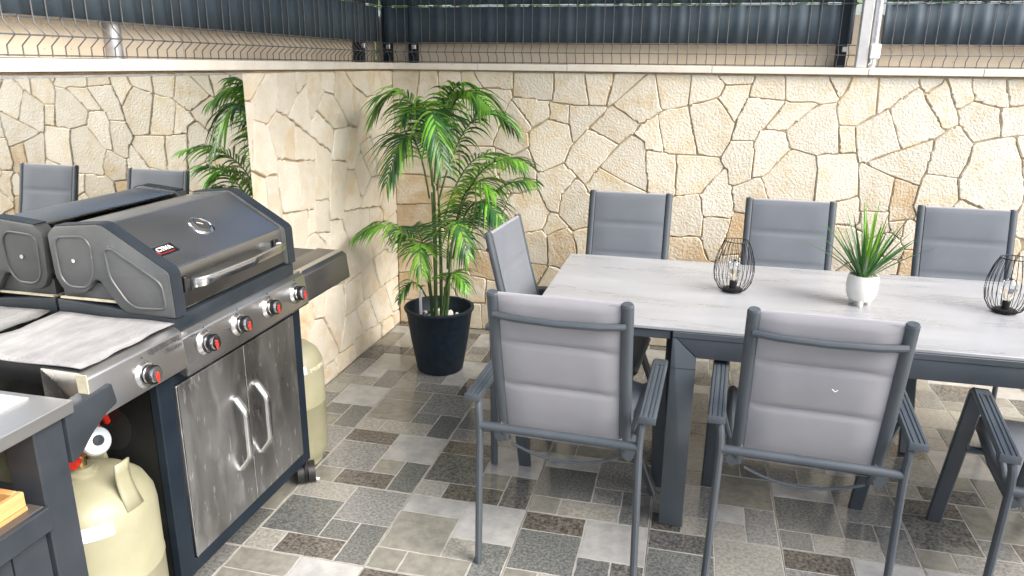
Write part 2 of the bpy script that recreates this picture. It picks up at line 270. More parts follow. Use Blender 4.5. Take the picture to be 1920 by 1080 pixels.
BACK_STONES = [
(0,170,1528,0,1525,4,1316,123,1315,138,1322),
(0,146,1314,283,1339,287,1426,280,1434,281,1482,271,1529,174,1530,164,1455,158,1448,158,1417,144,1375),
(0,279,1528,282,1446,290,1419,289,1344,390,1339,424,1374,413,1528),
(0,415,1527,427,1386,533,1387,538,1449,492,1513,491,1529),
(0,497,1530,494,1521,517,1479,547,1441,639,1443,664,1434,714,1435,720,1441,717,1530),
(0,404,1345,427,1338,444,1321,664,1308,677,1318,695,1354,693,1362,713,1389,712,1418,699,1433,540,1438,534,1387,427,1381),
(0,946,1527,722,1527,716,1414,720,1397,767,1393,770,1386,842,1389,859,1380,939,1382,947,1442),
(0,1141,1357,1144,1377,1127,1442,1128,1461,1120,1465,1116,1527,949,1529,951,1429,943,1421,944,1391,938,1378,943,1371,1031,1364,1037,1358,1048,1364,1067,1356),
(0,1270,1524,1265,1529,1117,1526,1149,1357,1241,1357,1252,1435,1259,1437,1257,1456,1266,1461,1271,1485),
(0,715,1391,711,1382,745,1339,759,1331,763,1316,788,1296,789,1286,815,1260,833,1230,930,1285,930,1326,921,1357,930,1375,858,1379,856,1386),
(0,932,1373,924,1365,933,1315,925,1279,967,1274,968,1267,1005,1262,1013,1256,1036,1257,1037,1354,1031,1361,1002,1360),
(1,1247,1354,1064,1354,1040,1360,1038,1256,1046,1247,1064,1154,1077,1160,1129,1220,1149,1231,1151,1243,1236,1328),
(0,715,1372,703,1371,668,1295,650,1230,637,1216,606,1133,607,1121,623,1110,661,1100,673,1087,725,1075,815,1125,810,1192,801,1199,822,1218,827,1235),
(0,859,987,894,984,1019,1042,1048,1122,1067,1148,1049,1200,1042,1245,1035,1252,918,1276,815,1211,811,1155,819,1130,812,1113,854,1021),
(0,664,1308,486,1312,477,1319,453,1318,421,1336,391,1337,368,1312,368,1287,404,1125,422,1116,604,1118,606,1142,635,1207,633,1216,665,1282),
(0,609,1114,434,1115,402,1109,403,952,446,907,454,903,528,918,573,938,615,943,629,955,624,1026,616,1041,616,1107),
(0,630,960,659,980,663,992,670,990,677,1009,706,1028,705,1046,714,1063,713,1072,701,1079,685,1078,624,1110,619,1100,618,1040,626,1031),
(0,802,1115,739,1078,715,1072,708,1054,709,1024,699,1026,697,1013,686,1012,671,990,642,970,642,944,674,913,673,903,687,883,718,853,761,853,810,878,850,876,869,883,862,899,863,984,844,1019,846,1037,839,1041,819,1103),
(0,1319,1149,1230,1199,1202,1204,1188,1218,1141,1230,1057,1133,1021,1040,1044,1008,1057,1007,1139,925,1161,943,1187,992,1205,1004,1206,1015,1251,1062,1270,1097),
(0,1431,1264,1275,1361,1242,1343,1220,1301,1200,1289,1154,1235,1319,1153,1349,1184,1383,1207,1398,1208,1413,1246),
(0,994,752,1001,823,1007,825,1007,864,1020,870,1020,881,1062,922,1060,929,1093,965,1055,1007,1042,1006,1018,1037,904,989,900,982,879,982,865,972,866,895,900,835,900,824,913,815,925,780,951,757),
(0,1227,685,1175,736,1176,868,1157,880,1156,894,1132,929,1103,952,1082,948,1008,858,1010,824,1003,820,997,739,1083,655,1153,679,1217,678),
(0,1446,1530,1274,1529,1275,1487,1266,1482,1267,1461,1243,1361,1248,1353,1288,1376,1439,1516),
(0,1493,1525,1462,1530,1451,1523,1279,1369,1292,1351,1340,1327,1393,1285,1416,1280,1423,1267,1448,1275,1467,1293,1476,1290,1542,1339,1528,1361),
(0,1495,1529,1536,1347,1568,1344,1673,1369,1680,1529),
(0,1676,1372,1684,1369,1702,1382,1779,1398,1820,1412,1834,1424,1854,1480,1842,1498,1828,1505,1816,1528,1683,1528),
(0,1819,1526,1818,1520,1858,1477,1991,1484,2002,1519,1994,1529),
(0,1923,1291,1950,1358,1955,1359,1960,1386,1967,1387,1968,1404,1979,1417,1984,1479,1977,1481,1859,1474,1838,1423,1824,1414,1878,1351,1878,1340,1896,1325,1915,1291),
(0,2159,1406,2147,1529,2009,1530,2005,1525,2000,1500,1992,1497,1995,1484,1988,1480,1981,1418),
(0,2422,1419,2380,1482,2381,1490,2368,1501,2358,1528,2150,1528,2162,1409,2171,1404,2192,1399,2297,1401,2335,1387,2412,1401),
(0,1563,1118,1558,1161,1540,1224,1541,1242,1534,1242,1524,1313,1517,1318,1476,1290,1465,1290,1450,1270,1434,1264,1413,1232,1398,1223,1401,1210,1459,1170,1465,1130,1505,1130,1512,1123),
(0,1736,1112,1734,1154,1720,1190,1722,1204,1707,1230,1709,1247,1702,1251,1704,1270,1696,1271,1696,1295,1674,1367,1625,1353,1581,1350,1537,1333,1524,1319,1525,1295,1561,1143,1567,1138,1566,1121,1591,1110),
(0,1693,1380,1682,1359,1687,1330,1746,1115,1809,1104,1865,1104,1908,1192,1924,1283,1853,1379,1820,1409,1721,1379),
(1,2160,1399,2077,1410,2044,1407,2031,1416,1978,1414,1969,1400,1970,1386,1963,1385,1964,1374,1957,1372,1957,1357,1933,1317,1927,1262,1914,1223,1916,1195,2032,1195,2047,1244,2075,1265),
(0,2326,1391,2299,1398,2185,1396,2163,1403,2160,1385,2155,1386,2144,1361,2136,1360,2138,1350,2078,1270,2080,1261,2088,1255,2133,1255,2137,1249,2189,1256,2224,1304,2238,1302,2248,1319),
(1,2415,1398,2345,1390,2287,1355,2180,1249,2213,1165,2351,1128,2383,1142,2428,1140,2452,1147,2434,1287,2410,1369),
(1,2023,1194,1909,1190,1868,1111,1867,1085,1891,1048,1904,1044,1910,1029,1920,962,1937,955,1955,956,2032,992,2033,1155,2026,1158),
(1,2037,1003,2092,1009,2117,1032,2148,1081,2165,1093,2167,1105,2213,1158,2205,1164,2201,1193,2191,1204,2181,1240,2157,1248,2139,1245,2133,1253,2086,1252,2077,1259,2070,1251,2053,1251,2029,1184,2029,1159,2037,1148),
(1,1482,901,1487,962,1475,1010,1474,1066,1467,1071,1469,1128,1456,1167,1433,1186,1423,1187,1416,1198,1385,1205,1322,1151,1233,1042,1225,1031,1227,1020,1335,961),
(0,1479,1126,1471,1118,1472,1072,1477,1012,1485,1004,1483,967,1490,964,1490,901,1501,890,1509,866,1532,841,1613,852,1642,895,1643,917,1636,932,1636,1054,1627,1108,1588,1108,1581,1116),
(0,1641,884,1777,900,1806,949,1870,1020,1888,1054,1860,1098,1851,1104,1788,1108,1640,1109,1633,1102,1633,1069,1640,1057,1639,937,1646,920),
(1,1899,1043,1888,1042,1844,995,1818,952,1806,946,1783,903,1770,898,1784,878,1795,787,1808,775,1882,782,1945,774,1955,790,1961,809,1954,824,1956,853,1937,913,1938,940,1930,960,1921,959,1913,1012),
(0,1766,900,1700,893,1684,885,1658,887,1626,872,1612,850,1608,766,1616,754,1617,662,1683,655,1738,668,1791,662,1798,668,1800,780,1786,817,1781,872),
(0,1883,529,1919,567,1913,613,1926,666,1932,670,1929,687,1936,694,1950,774,1825,778,1802,769,1803,670,1795,654,1808,643,1818,595,1825,594,1854,529),
(2,1882,521,1848,535,1828,567,1805,640,1778,665,1699,659,1692,652,1617,658,1598,632,1590,487,1643,432,1823,444,1871,489),
(0,2079,1005,2046,1001,2009,977,1940,948,1938,917,1946,909,1950,866,1958,856,1957,822,1968,812,2066,800,2124,841,2121,872,2128,897,2123,916,2116,920,2098,977),
(2,1924,566,2012,579,2062,627,2064,670,2056,681,2055,708,2058,797,1971,809,1956,799,1945,726,1940,724,1940,693,1933,689,1935,673,1916,610),
(0,2339,1130,2234,1157,2210,1152,2107,1021,2083,1005,2102,974,2100,964,2113,947,2118,919,2132,893,2126,856,2129,842,2139,834,2235,842,2351,842,2363,865,2357,899,2363,928,2356,941,2357,1068),
(0,1529,816,1528,845,1509,859,1500,884,1488,894,1368,948,1358,946,1353,954,1217,1020,1201,994,1189,988,1165,941,1142,924,1178,865,1177,743,1188,720,1219,699,1245,697,1322,723,1340,721,1482,758,1523,802),
(0,2360,1528,2372,1502,2390,1481,2388,1472,2400,1464,2400,1454,2407,1454,2406,1442,2421,1423,2434,1430,2470,1529),
(0,2591,1523,2572,1530,2472,1528,2456,1468,2413,1399,2420,1393,2413,1370,2435,1291,2453,1284,2516,1286,2578,1332,2602,1340),
(1,2778,1528,2593,1527,2605,1347,2615,1346,2641,1370,2662,1375,2705,1424,2717,1423,2721,1435,2742,1447,2739,1452,2788,1487,2775,1500),
(0,2891,1527,2785,1529,2778,1524,2779,1501,2792,1477,2809,1464,2808,1455,2825,1453,2838,1472,2884,1501),
(0,2892,1527,2880,1498,2833,1464,2826,1451,2815,1450,2821,1431,2852,1389,2850,1381,2874,1357,2874,1346,2892,1335,2918,1285,2943,1279,2987,1304,2981,1338,2956,1403,2949,1405,2945,1426,2933,1440,2922,1481),
(0,2900,1528,2924,1480,2930,1454,2937,1453,2935,1442,2958,1405,2959,1386,2982,1383,3034,1422,3035,1444,3021,1466,3022,1480,3015,1482,3009,1529),
(0,3197,1398,3180,1460,3171,1465,3161,1528,3018,1529,3012,1515,3024,1465,3039,1446,3036,1422,3073,1418,3074,1411,3122,1398,3137,1401,3147,1393,3192,1392),
(0,3163,1523,3181,1450,3188,1446,3192,1407,3204,1399,3272,1406,3276,1412,3346,1410,3364,1416,3366,1447,3358,1455,3354,1507,3341,1523,3314,1530,3192,1530),
(1,3183,1249,3180,1287,3165,1329,3161,1381,3153,1391,3034,1420,2972,1372,2984,1343,2982,1323,2990,1303,3008,1296,3013,1280,3031,1267,3043,1245,3070,1218,3169,1249),
(1,3395,1270,3370,1409,3281,1410,3235,1396,3167,1391,3163,1365,3176,1325,3181,1261,3192,1248,3261,1262),
(1,2782,1479,2737,1445,2718,1422,2708,1422,2694,1410,2667,1374,2682,1320,2703,1289,2726,1214,2752,1178,2824,1206,2830,1214,2856,1218,2867,1231,2891,1233,2934,1267,2908,1295,2904,1312,2889,1320,2892,1327,2825,1415,2802,1463),
(1,2656,1371,2517,1283,2526,1209,2534,1174,2540,1170,2538,1149,2557,1099,2571,1106,2588,1100,2624,1124,2741,1175,2676,1342),
(0,2440,1283,2438,1262,2451,1206,2449,1185,2455,1182,2455,1154,2468,1146,2510,1155,2535,1152,2512,1283),
(0,2376,847,2426,847,2459,877,2466,896,2530,912,2572,936,2556,1094,2543,1123,2543,1141,2536,1149,2450,1144,2441,1137,2402,1140,2348,1127,2353,1083,2360,1068,2365,853),
(0,2569,1103,2560,1097,2557,1068,2570,1009,2576,930,2587,909,2593,857,2599,848,2619,854,2713,853,2728,864,2734,1031),
(1,2598,1110,2599,1097,2612,1086,2703,1046,2854,998,2862,1003,2860,1030,2879,1081,2877,1116,2885,1125,2884,1166,2890,1179,2887,1230,2730,1163,2714,1163,2713,1157,2702,1157,2664,1134),
(1,2998,1300,2978,1299,2969,1287,2960,1290,2893,1229,2894,1178,2886,1167,2888,1124,2880,1112,2879,1057,2913,1057,2919,1051,2969,1050,2977,1044,3030,1045,3035,1055,3047,1100,3053,1103,3059,1149,3066,1155,3064,1202,3071,1213,3017,1270),
(1,3288,846,3305,877,3318,883,3336,925,3336,995,3323,1030,3324,1049,3309,1074,3297,1139,3257,1218,3252,1243,3240,1252,3210,1251,3075,1218,3067,1205,3062,1128,3036,1059,3039,1049,3030,1038,3048,946,3056,937,3072,936,3132,907,3143,909,3162,895,3207,879,3258,837),
(0,3419,1140,3407,1225,3399,1237,3402,1264,3255,1260,3254,1238,3293,1152,3316,1155,3362,1140),
(0,3296,1150,3308,1112,3306,1096,3332,1019,3330,1004,3338,999,3339,955,3357,945,3378,945,3401,932,3455,932,3455,970,3442,1014,3444,1032,3435,1041,3437,1071,3430,1076,3426,1133,3406,1140,3364,1138),
(0,3027,1042,2906,1055,2878,1056,2872,1049,2863,1034,2844,886,2869,840,2952,836,3023,887,3048,932,3035,1005,3028,1010),
(2,2744,1030,2737,1024,2738,941,2730,940,2730,931,2730,855,2737,853,2738,805,2851,824,2861,835,2862,854,2841,895,2849,901,2854,994,2849,1000,2826,1000,2821,1007,2794,1018),
(0,3250,829,3185,887,3115,910,3111,917,3100,915,3067,934,3052,934,3031,905,3026,885,2989,863,2952,820,3001,770,3031,776,3105,774,3112,782,3204,784),
(0,3348,946,3336,933,3326,885,3307,875,3284,845,3283,814,3318,775,3345,757,3442,735,3486,778,3474,881,3466,883,3467,910,3454,929,3414,927),
(0,2573,930,2533,910,2467,891,2462,875,2439,856,2436,794,2445,775,2551,777,2568,769,2590,781,2597,791,2596,844,2589,848,2585,910),
(0,2734,850,2723,856,2711,850,2619,852,2611,844,2600,846,2600,788,2581,769,2583,763,2624,744,2660,704,2701,733,2746,747,2754,757,2734,811),
(0,2807,717,2814,735,2812,795,2817,815,2743,802,2743,781,2757,760,2750,748,2773,745,2773,738),
(1,2825,616,2837,671,2817,685,2808,713,2800,713,2790,731,2779,730,2768,744,2731,744,2728,736,2712,736,2665,702,2672,693,2671,622,2741,621,2744,614,2812,602),
(1,2819,503,2820,591,2809,599,2771,604,2771,611,2744,611,2740,617,2664,616,2656,605,2647,587,2660,576,2652,536,2700,489,2811,492),
(0,2839,822,2823,814,2815,796,2816,728,2809,723,2810,702,2845,661,2885,661,2898,682,2889,723,2891,786,2867,816),
(2,2838,661,2833,659,2832,633,2826,634,2827,612,2814,601,2822,587,2821,499,2857,493,2908,541,2909,563,2901,571,2890,652,2874,659),
(0,2495,512,2506,512,2564,570,2631,582,2669,621,2669,694,2618,742,2594,749,2577,766,2451,774,2436,760,2443,741,2443,651,2451,638,2449,555),
(2,269,768,261,873,215,930,183,929,179,935,2,934,5,756,29,751,48,758,123,758,140,765),
(2,0,569,97,570,163,585,189,576,229,578,245,588,280,626,280,667,274,677,274,718,268,726,265,761,256,768,227,768,126,760,121,753,1,752),
(2,7,325,88,337,97,344,143,349,199,367,230,367,221,525,170,582,1,559,0,334),
(2,242,353,224,365,199,364,149,354,120,340,90,342,86,333,2,324,1,151,108,157,160,122,190,120,213,138,244,173),
(2,154,122,137,144,126,142,113,154,4,149,1,1,90,2,119,66,126,69,124,78),
(0,1060,674,1001,731,995,748,982,749,978,755,948,755,930,731,927,696,920,694,920,679,902,650,912,630,925,619,938,619,992,650),
(0,936,439,941,479,935,498,929,617,900,645,866,641,838,627,818,629,739,595,763,456,769,451,820,452,838,445),
(2,1054,670,1045,672,931,614,939,556,936,494,943,482,938,432,972,439,1025,422,1044,409,1104,469,1108,545,1101,550,1103,575,1090,605,1091,629,1076,652),
(0,1214,677,1155,677,1098,659,1080,647,1107,566,1116,476,1170,477,1223,527,1224,572,1215,577),
(2,942,426,931,437,830,442,822,449,771,448,766,443,798,314,850,264,874,265,876,313,898,360,912,366,909,375),
(0,1048,404,991,431,950,437,876,305,876,268,882,263,924,265,939,276,988,331,995,330,996,341),
(2,655,320,659,340,633,409,629,444,616,464,617,484,600,497,546,495,539,504,469,498,463,492,464,470,456,458,445,379,471,343,557,331,585,320),
(0,318,312,349,256,363,245,387,192,438,138,481,169,557,175,556,256,562,264,564,305,562,323,555,329,470,339,454,366,439,377,432,370,371,365),
(0,533,162,482,166,451,149,441,136,439,113,432,107,433,2,537,2),
(0,535,165,535,35,541,4,645,1,663,19,624,136,616,144,600,142,591,155,565,167),
(0,569,322,565,260,559,252,561,168,594,156,602,144,615,145,627,133,654,135,700,181,670,298,659,318,614,315),
(0,876,876,866,881,812,875,794,861,776,862,763,850,724,851,691,819,672,750,660,732,668,704,687,682,691,623,729,601,752,601,817,632,858,637,901,654,922,696,929,732,947,752,930,769,893,833),
(0,433,531,461,498,513,506,539,506,545,499,612,500,624,572,648,584,688,623,689,669,670,690,660,719,653,725,552,742,505,692,483,626),
(0,3667,1050,3583,903,3608,869,3620,836,3667,755,3678,751,3774,805,3799,810,3803,818,3815,817,3851,836,3874,945,3873,956,3856,972,3829,977,3778,1008,3768,1005),
(0,2317,169,2333,189,2350,267,2364,285,2387,346,2374,378,2327,421,2271,491,2199,443,2143,394,2133,357,2259,170,2294,164),
(2,2642,352,2648,346,2672,349,2827,391,2830,431,2838,446,2833,492,2734,491,2715,484,2696,491,2672,514,2664,512,2665,426),
(0,3579,906,3671,1051,3658,1087,3660,1128,3651,1133,3649,1217,3565,1260,3541,1264,3520,1240,3492,1223,3480,1204,3433,1170,3421,1143,3434,1103,3433,1079,3440,1072,3457,952,3517,918),
(0,3333,552,3217,508,3183,467,3152,448,3153,437,3174,330,3200,325,3260,295,3362,272,3371,276,3401,331,3432,368,3443,406),
(2,3709,1511,3686,1504,3537,1382,3535,1331,3543,1322,3541,1289,3548,1269,3657,1218,3702,1230,3709,1238,3744,1242,3797,1267,3798,1278,3816,1302,3813,1313,3840,1351,3797,1413),
(0,1784,426,1826,385,1874,355,1948,357,1992,345,2044,320,2075,344,2090,343,2124,361,2140,392,2128,429,2063,503,2063,513,2009,573,1999,575,1915,563,1905,544,1885,527,1877,491,1845,458),
(0,4391,1069,4347,1080,4309,1078,4305,1085,4269,1091,4244,1089,4179,1109,4146,1107,4111,1039,4100,992,4098,939,4105,903,4212,914,4217,906,4258,902,4391,959,4397,1002),
(0,2168,8,2178,1,2225,0,2435,5,2436,63,2423,122,2381,150,2328,172,2300,167,2295,160,2267,161,2168,51),
(2,275,863,266,855,272,793,266,767,276,724,277,676,284,670,282,649,325,576,335,572,353,546,446,571,466,602,490,667,503,680,502,776,495,783,492,828,461,856,430,863,389,861,369,870),
(2,3849,825,3778,803,3705,768,3661,737,3656,715,3626,666,3626,643,3632,608,3707,558,3798,516,3856,498,3883,498,3942,575,3946,610,3922,654,3904,713,3882,752,3882,768),
(0,4108,395,4039,258,4022,207,4014,202,4015,119,4028,109,4045,68,4086,7,4158,1,4169,7,4181,38,4194,107,4230,197,4194,238),
(0,2443,639,2433,850,2421,844,2387,843,2363,850,2348,838,2281,838,2295,761,2301,756,2298,721,2340,703,2389,666),
(0,3948,603,3943,580,3951,567,4044,469,4045,456,4107,397,4129,398,4181,416,4217,440,4271,601,4212,628,4095,717,4056,695,4043,675,3975,629),
(0,1591,198,1633,180,1646,182,1654,175,1693,169,1703,176,1739,180,1746,188,1781,193,1787,200,1821,204,1836,218,1860,284,1864,358,1760,436,1631,431,1603,415,1597,405,1597,296,1584,234),
(0,3382,151,3383,222,3358,275,3282,285,3179,329,3169,327,3151,302,3103,192,3104,141,3139,104,3271,111,3303,110,3318,103,3371,133),
(2,3574,10,3544,119,3504,107,3446,105,3439,114,3427,112,3378,131,3323,101,3337,18,3353,0,3571,1),
(0,1633,433,1589,486,1596,627,1613,670,1595,683,1513,688,1351,576,1353,564,1383,545,1504,422,1600,417),
(2,2011,570,2094,481,2112,458,2114,444,2151,409,2265,492,2261,626,2249,652,2138,653,2132,646,2076,639),
(0,2683,6,2765,0,2898,0,2926,6,2944,135,2909,220,2900,226,2689,65),
(0,697,845,679,852,579,851,576,844,528,838,501,824,505,705,559,745,659,728,701,838),
(0,2122,359,2092,339,2053,327,2041,308,2023,121,2036,120,2061,97,2071,98,2106,73,2165,48,2260,159,2212,228,2189,275,2177,282,2165,311),
(0,3625,597,3590,497,3567,402,3597,390,3650,384,3729,349,3814,294,3824,301,3852,356,3881,492,3851,504,3829,503,3825,510,3794,514,3792,521,3774,520,3760,534,3715,549,3638,598),
(0,4397,959,4271,906,4260,895,4261,862,4290,781,4298,782,4299,769,4339,697,4358,685,4388,686,4397,692),
(0,1243,335,1369,219,1393,210,1439,204,1478,186,1518,181,1525,188,1558,193,1583,213,1582,238,1589,246,1588,286,1595,305,1595,405,1586,413,1485,418,1416,388,1400,389,1382,378),
(2,1500,422,1382,540,1367,544,1340,575,1316,582,1291,580,1281,587,1223,594,1225,525,1177,471,1183,434,1196,420,1200,392,1213,379,1213,366,1240,337),
(0,3885,967,3923,1064,3941,1172,3934,1181,3873,1217,3862,1217,3802,1258,3745,1248,3655,1209,3654,1140,3672,1054,3754,1014,3778,1011,3793,997,3842,980,3875,961),
(0,3563,398,3563,422,3587,497,3630,605,3622,650,3595,671,3514,688,3506,695,3389,702,3372,685,3368,659,3339,593,3333,573,3337,542,3385,492,3386,481,3427,426,3454,403,3547,404),
(0,3563,395,3552,401,3452,401,3380,294,3367,274,3385,216,3386,160,3378,139,3384,129,3454,108,3504,108,3512,116,3542,121,3576,156,3568,175),
(2,3943,568,3883,490,3883,460,3865,407,3867,392,3853,371,3854,356,3828,299,3841,295,3860,271,3888,259,3928,228,4006,199,4017,206,4032,231,4043,269,4103,391),
(0,3360,1528,3355,1508,3360,1461,3379,1388,3380,1357,3392,1324,3390,1306,3397,1269,3403,1266,3414,1175,3425,1158,3451,1190,3472,1202,3544,1269,3532,1328,3533,1391,3485,1433,3457,1463,3450,1481,3417,1512,3388,1529),
(0,371,1269,307,1229,289,1204,277,1203,266,1187,217,1154,218,1117,234,1100,261,1088,277,1068,343,1062,396,1064,402,1069,401,1130,393,1136,395,1162,388,1165),
(2,700,618,684,616,649,583,631,575,619,538,620,511,607,496,619,482,641,405,654,396,685,409,711,408,716,416,768,425,754,506,748,510,742,581),
(0,3793,1262,3938,1177,4021,1197,4070,1194,4116,1183,4193,1278,4205,1305,4203,1319,4158,1373,4082,1378,4078,1386,4050,1386,3957,1408,3841,1351),
(0,432,133,369,210,364,234,326,293,289,288,284,280,250,268,249,181,230,148,282,86,317,105,340,109,343,116),
(0,7,1313,0,1281,3,1027,61,1052,77,1051,183,1098,208,1115,216,1133,197,1170,102,1246,77,1276,69,1275,32,1313),
(0,4397,1528,4234,1530,4195,1525,4189,1474,4183,1468,4184,1444,4177,1438,4179,1422,4170,1414,4160,1376,4213,1313,4283,1308,4314,1314,4319,1322,4345,1321,4351,1328,4373,1326,4390,1335,4396,1343),
(0,739,1,976,3,978,26,957,82,941,165,929,184,922,228,848,209,794,177,788,105,781,100,776,68),
(0,3150,446,3123,455,3054,419,3035,399,3027,401,2988,370,2980,358,2971,358,2959,340,2935,328,2898,292,2905,222,2947,145,2957,139,3034,132,3096,140,3106,217,3113,220,3119,247,3149,298,3148,305,3173,342,3160,370),
(0,1004,347,1015,333,1029,330,1066,301,1075,302,1104,271,1229,333,1212,378,1193,403,1176,465,1147,473,1104,472,1076,431,1056,419,1051,403,1038,396,1032,378),
(0,923,233,844,269,797,312,773,412,764,419,662,402,643,391,668,319,660,314,674,305,678,263,691,226,743,198,796,181,834,198,844,211),
(0,3084,772,3020,719,2978,673,2912,624,2901,601,2912,577,2989,545,3112,464,3139,450,3150,452,3167,469,3179,471,3215,515,3213,562,3198,609,3179,646,3167,656,3168,666),
(0,4122,396,4129,356,4147,314,4159,306,4166,282,4231,203,4353,199,4370,193,4397,197,4398,379,4388,395,4360,395,4218,432,4166,406),
(0,2065,636,2129,648,2140,657,2253,656,2298,717,2297,751,2291,759,2290,785,2274,839,2206,840,2190,831,2146,831,2119,839,2060,794,2058,681,2065,674),
(2,3107,465,2987,543,2923,576,2914,574,2909,537,2899,526,2857,491,2840,491,2835,393,2899,295,2935,333,2943,332,2994,373,2999,385,3007,385,3024,402,3105,454),
(0,3959,619,4050,684,4060,703,4071,704,4091,725,4108,900,4042,916,3984,941,3888,965,3877,958,3861,850,3852,843,3854,824,3907,714,3907,700,3936,635,3946,620),
(0,3071,766,3066,774,3001,768,2960,808,2951,833,2864,833,2857,827,2893,786,2892,710,2900,699,2900,678,2891,655,2898,617,2930,636,2960,669,2975,673,2999,703,3041,733),
(0,2683,1,2682,61,2645,137,2585,148,2515,148,2430,125,2441,0),
(0,4170,2,4391,2,4397,9,4397,178,4385,192,4236,197,4224,186,4206,141,4209,133,4195,108,4190,63),
(0,2336,173,2423,127,2480,147,2529,153,2581,152,2637,139,2651,143,2664,215,2655,259,2658,304,2641,348,2620,359,2569,358,2553,366,2415,365,2388,347,2359,280,2335,200),
(0,4014,141,4013,193,3923,227,3826,298,3817,298,3781,256,3733,163,3735,144,3791,109,3799,97,3808,97,3816,84,3825,86,3863,61,3914,92,3935,97,3938,104,4000,124,4011,131),
(0,711,214,703,213,701,180,680,155,652,131,625,128,644,88,654,44,661,43,656,2,718,1,739,7,755,43,761,44,766,66,773,66,778,98,784,103,792,137,790,176),
(0,3466,941,3457,933,3494,782,3457,747,3388,703,3458,704,3511,691,3539,692,3623,666,3654,715,3663,750,3598,881,3581,905,3563,903,3555,910,3519,915),
(0,1492,185,1380,214,1357,202,1303,149,1233,95,1244,5,1463,3,1463,67,1473,117,1498,176),
(0,2677,70,2691,67,2787,146,2795,145,2818,163,2825,176,2872,205,2903,235,2898,295,2880,318,2879,330,2862,341,2832,388,2648,342,2659,300,2659,260,2667,252,2667,210,2658,199,2652,123),
(0,3086,772,3120,722,3171,666,3187,636,3217,572,3223,512,3299,541,3325,559,3378,701,3360,750,3333,761,3284,809,3280,837,3258,840,3197,780),
(0,436,129,379,125,373,118,356,118,289,85,282,70,282,0,431,1,426,13,431,22,431,108),
(0,447,570,354,546,331,508,326,493,332,485,331,458,339,450,336,431,343,425,348,348,370,366,438,373,442,379,462,476,461,497,432,527),
(0,4397,1327,4354,1325,4277,1305,4207,1307,4205,1294,4177,1263,4137,1197,4122,1186,4141,1123,4186,1106,4397,1068),
(0,2638,581,2570,568,2502,502,2445,552,2418,503,2408,467,2407,386,2416,366,2639,364,2663,432,2663,502),
(0,1606,844,1531,838,1531,803,1485,758,1464,752,1485,738,1488,722,1519,694,1611,679,1614,758,1606,773),
(0,4192,1524,4155,1530,3963,1529,3956,1523,3954,1504,3960,1411,4049,1386,4075,1389,4081,1380,4157,1379,4169,1400),
(2,90,0,277,1,281,88,228,146,197,118,151,119,146,102,138,102,141,89,133,87),
(0,989,30,1078,115,1115,141,1101,187,1102,274,1086,280,1055,310,1046,309,1002,339,938,270,924,234,931,187,944,166,962,80,978,36),
(0,284,646,276,616,234,574,180,575,223,534,223,486,232,458,276,469,298,480,300,487,310,487,310,494,323,493,345,536,348,552,334,559,318,598,305,606),
(0,3703,1528,3739,1478,3765,1456,3762,1449,3799,1417,3840,1357,3894,1375,3958,1414,3951,1440,3953,1525),
(0,4391,683,4356,684,4268,594,4232,484,4225,440,4231,433,4332,404,4391,398,4397,408,4398,670),
(0,1716,8,1709,88,1683,167,1592,196,1569,197,1506,179,1494,167,1491,140,1476,120,1479,103,1465,62,1470,1,1679,0,1707,1),
(2,3863,56,3839,78,3814,85,3774,118,3763,119,3736,143,3711,143,3704,135,3639,136,3571,156,3548,120,3548,98,3585,1,3843,0),
(0,274,872,268,909,269,943,275,949,279,1067,221,1111,213,1115,120,1067,62,1044,42,1044,0,1024,3,945,12,937,160,939,213,931),
(0,1688,164,1718,55,1721,1,1875,1,1891,7,1926,84,1830,200,1741,185,1736,178,1725,180),
(0,980,2,1242,2,1242,20,1227,84,1217,96,1121,141,1086,119,1058,83,986,25),
(0,4272,607,4344,678,4338,705,4271,815,4253,900,4193,912,4117,900,4105,863,4093,721,4214,631),
(0,4098,906,4096,989,4103,1025,4144,1114,4117,1180,4056,1194,3954,1179,3938,1169,3931,1086,3896,980,3902,972,3967,944,4002,939,4048,918),
(0,2930,3,3121,1,3136,104,3096,138,3029,129,2947,138,2940,123,2942,92,2935,87,2937,53,2929,44),
(0,1509,696,1476,740,1455,748,1249,701,1219,673,1219,603,1224,594,1344,577,1511,685),
(0,43,1305,213,1153,246,1182,263,1188,269,1202,285,1208,304,1231,318,1232,366,1266,372,1276,363,1306,384,1337,289,1338,275,1330,201,1325,195,1318,61,1313),
(0,487,871,399,949,401,1060,305,1059,291,1066,284,1061,276,952,271,946,270,905,278,874,371,872,475,853),
(2,2166,6,2165,46,2098,71,2099,77,2039,114,2014,120,1976,96,1929,82,1898,9,1903,1,2152,1),
(0,3701,1525,3683,1530,3418,1530,3409,1522,3534,1387,3670,1490),
(0,1872,352,1868,312,1860,309,1862,288,1831,206,1867,157,1885,145,1887,133,1911,104,1927,86,1937,86,1997,116,2008,115,2022,128,2039,323,1955,352),
(0,2400,357,2412,367,2406,473,2422,517,2430,520,2446,555,2448,626,2445,634,2335,701,2299,715,2268,677,2265,664,2256,660,2262,574,2270,561,2270,497,2275,482,2315,447,2385,360),
(0,3575,395,3566,388,3564,335,3573,163,3606,144,3626,146,3642,139,3722,144,3738,168,3742,197,3755,206,3760,228,3780,247,3777,255,3808,294,3716,354,3707,352,3689,365,3623,389),
(0,712,851,681,886,672,910,652,926,654,934,646,934,640,952,627,954,615,940,576,936,505,910,481,847,497,829,573,847,578,855),
(0,322,490,315,492,285,471,279,474,247,454,233,455,230,449,234,365,247,354,246,281,252,273,317,296,320,319,346,348,348,388,341,392,341,423),
(0,1371,213,1234,335,1197,309,1110,272,1106,264,1105,205,1117,148,1164,128,1226,90),
(2,3340,3,3329,38,3329,66,3322,71,3324,93,3297,108,3164,108,3138,101,3141,85,3126,14,3127,6,3135,1),
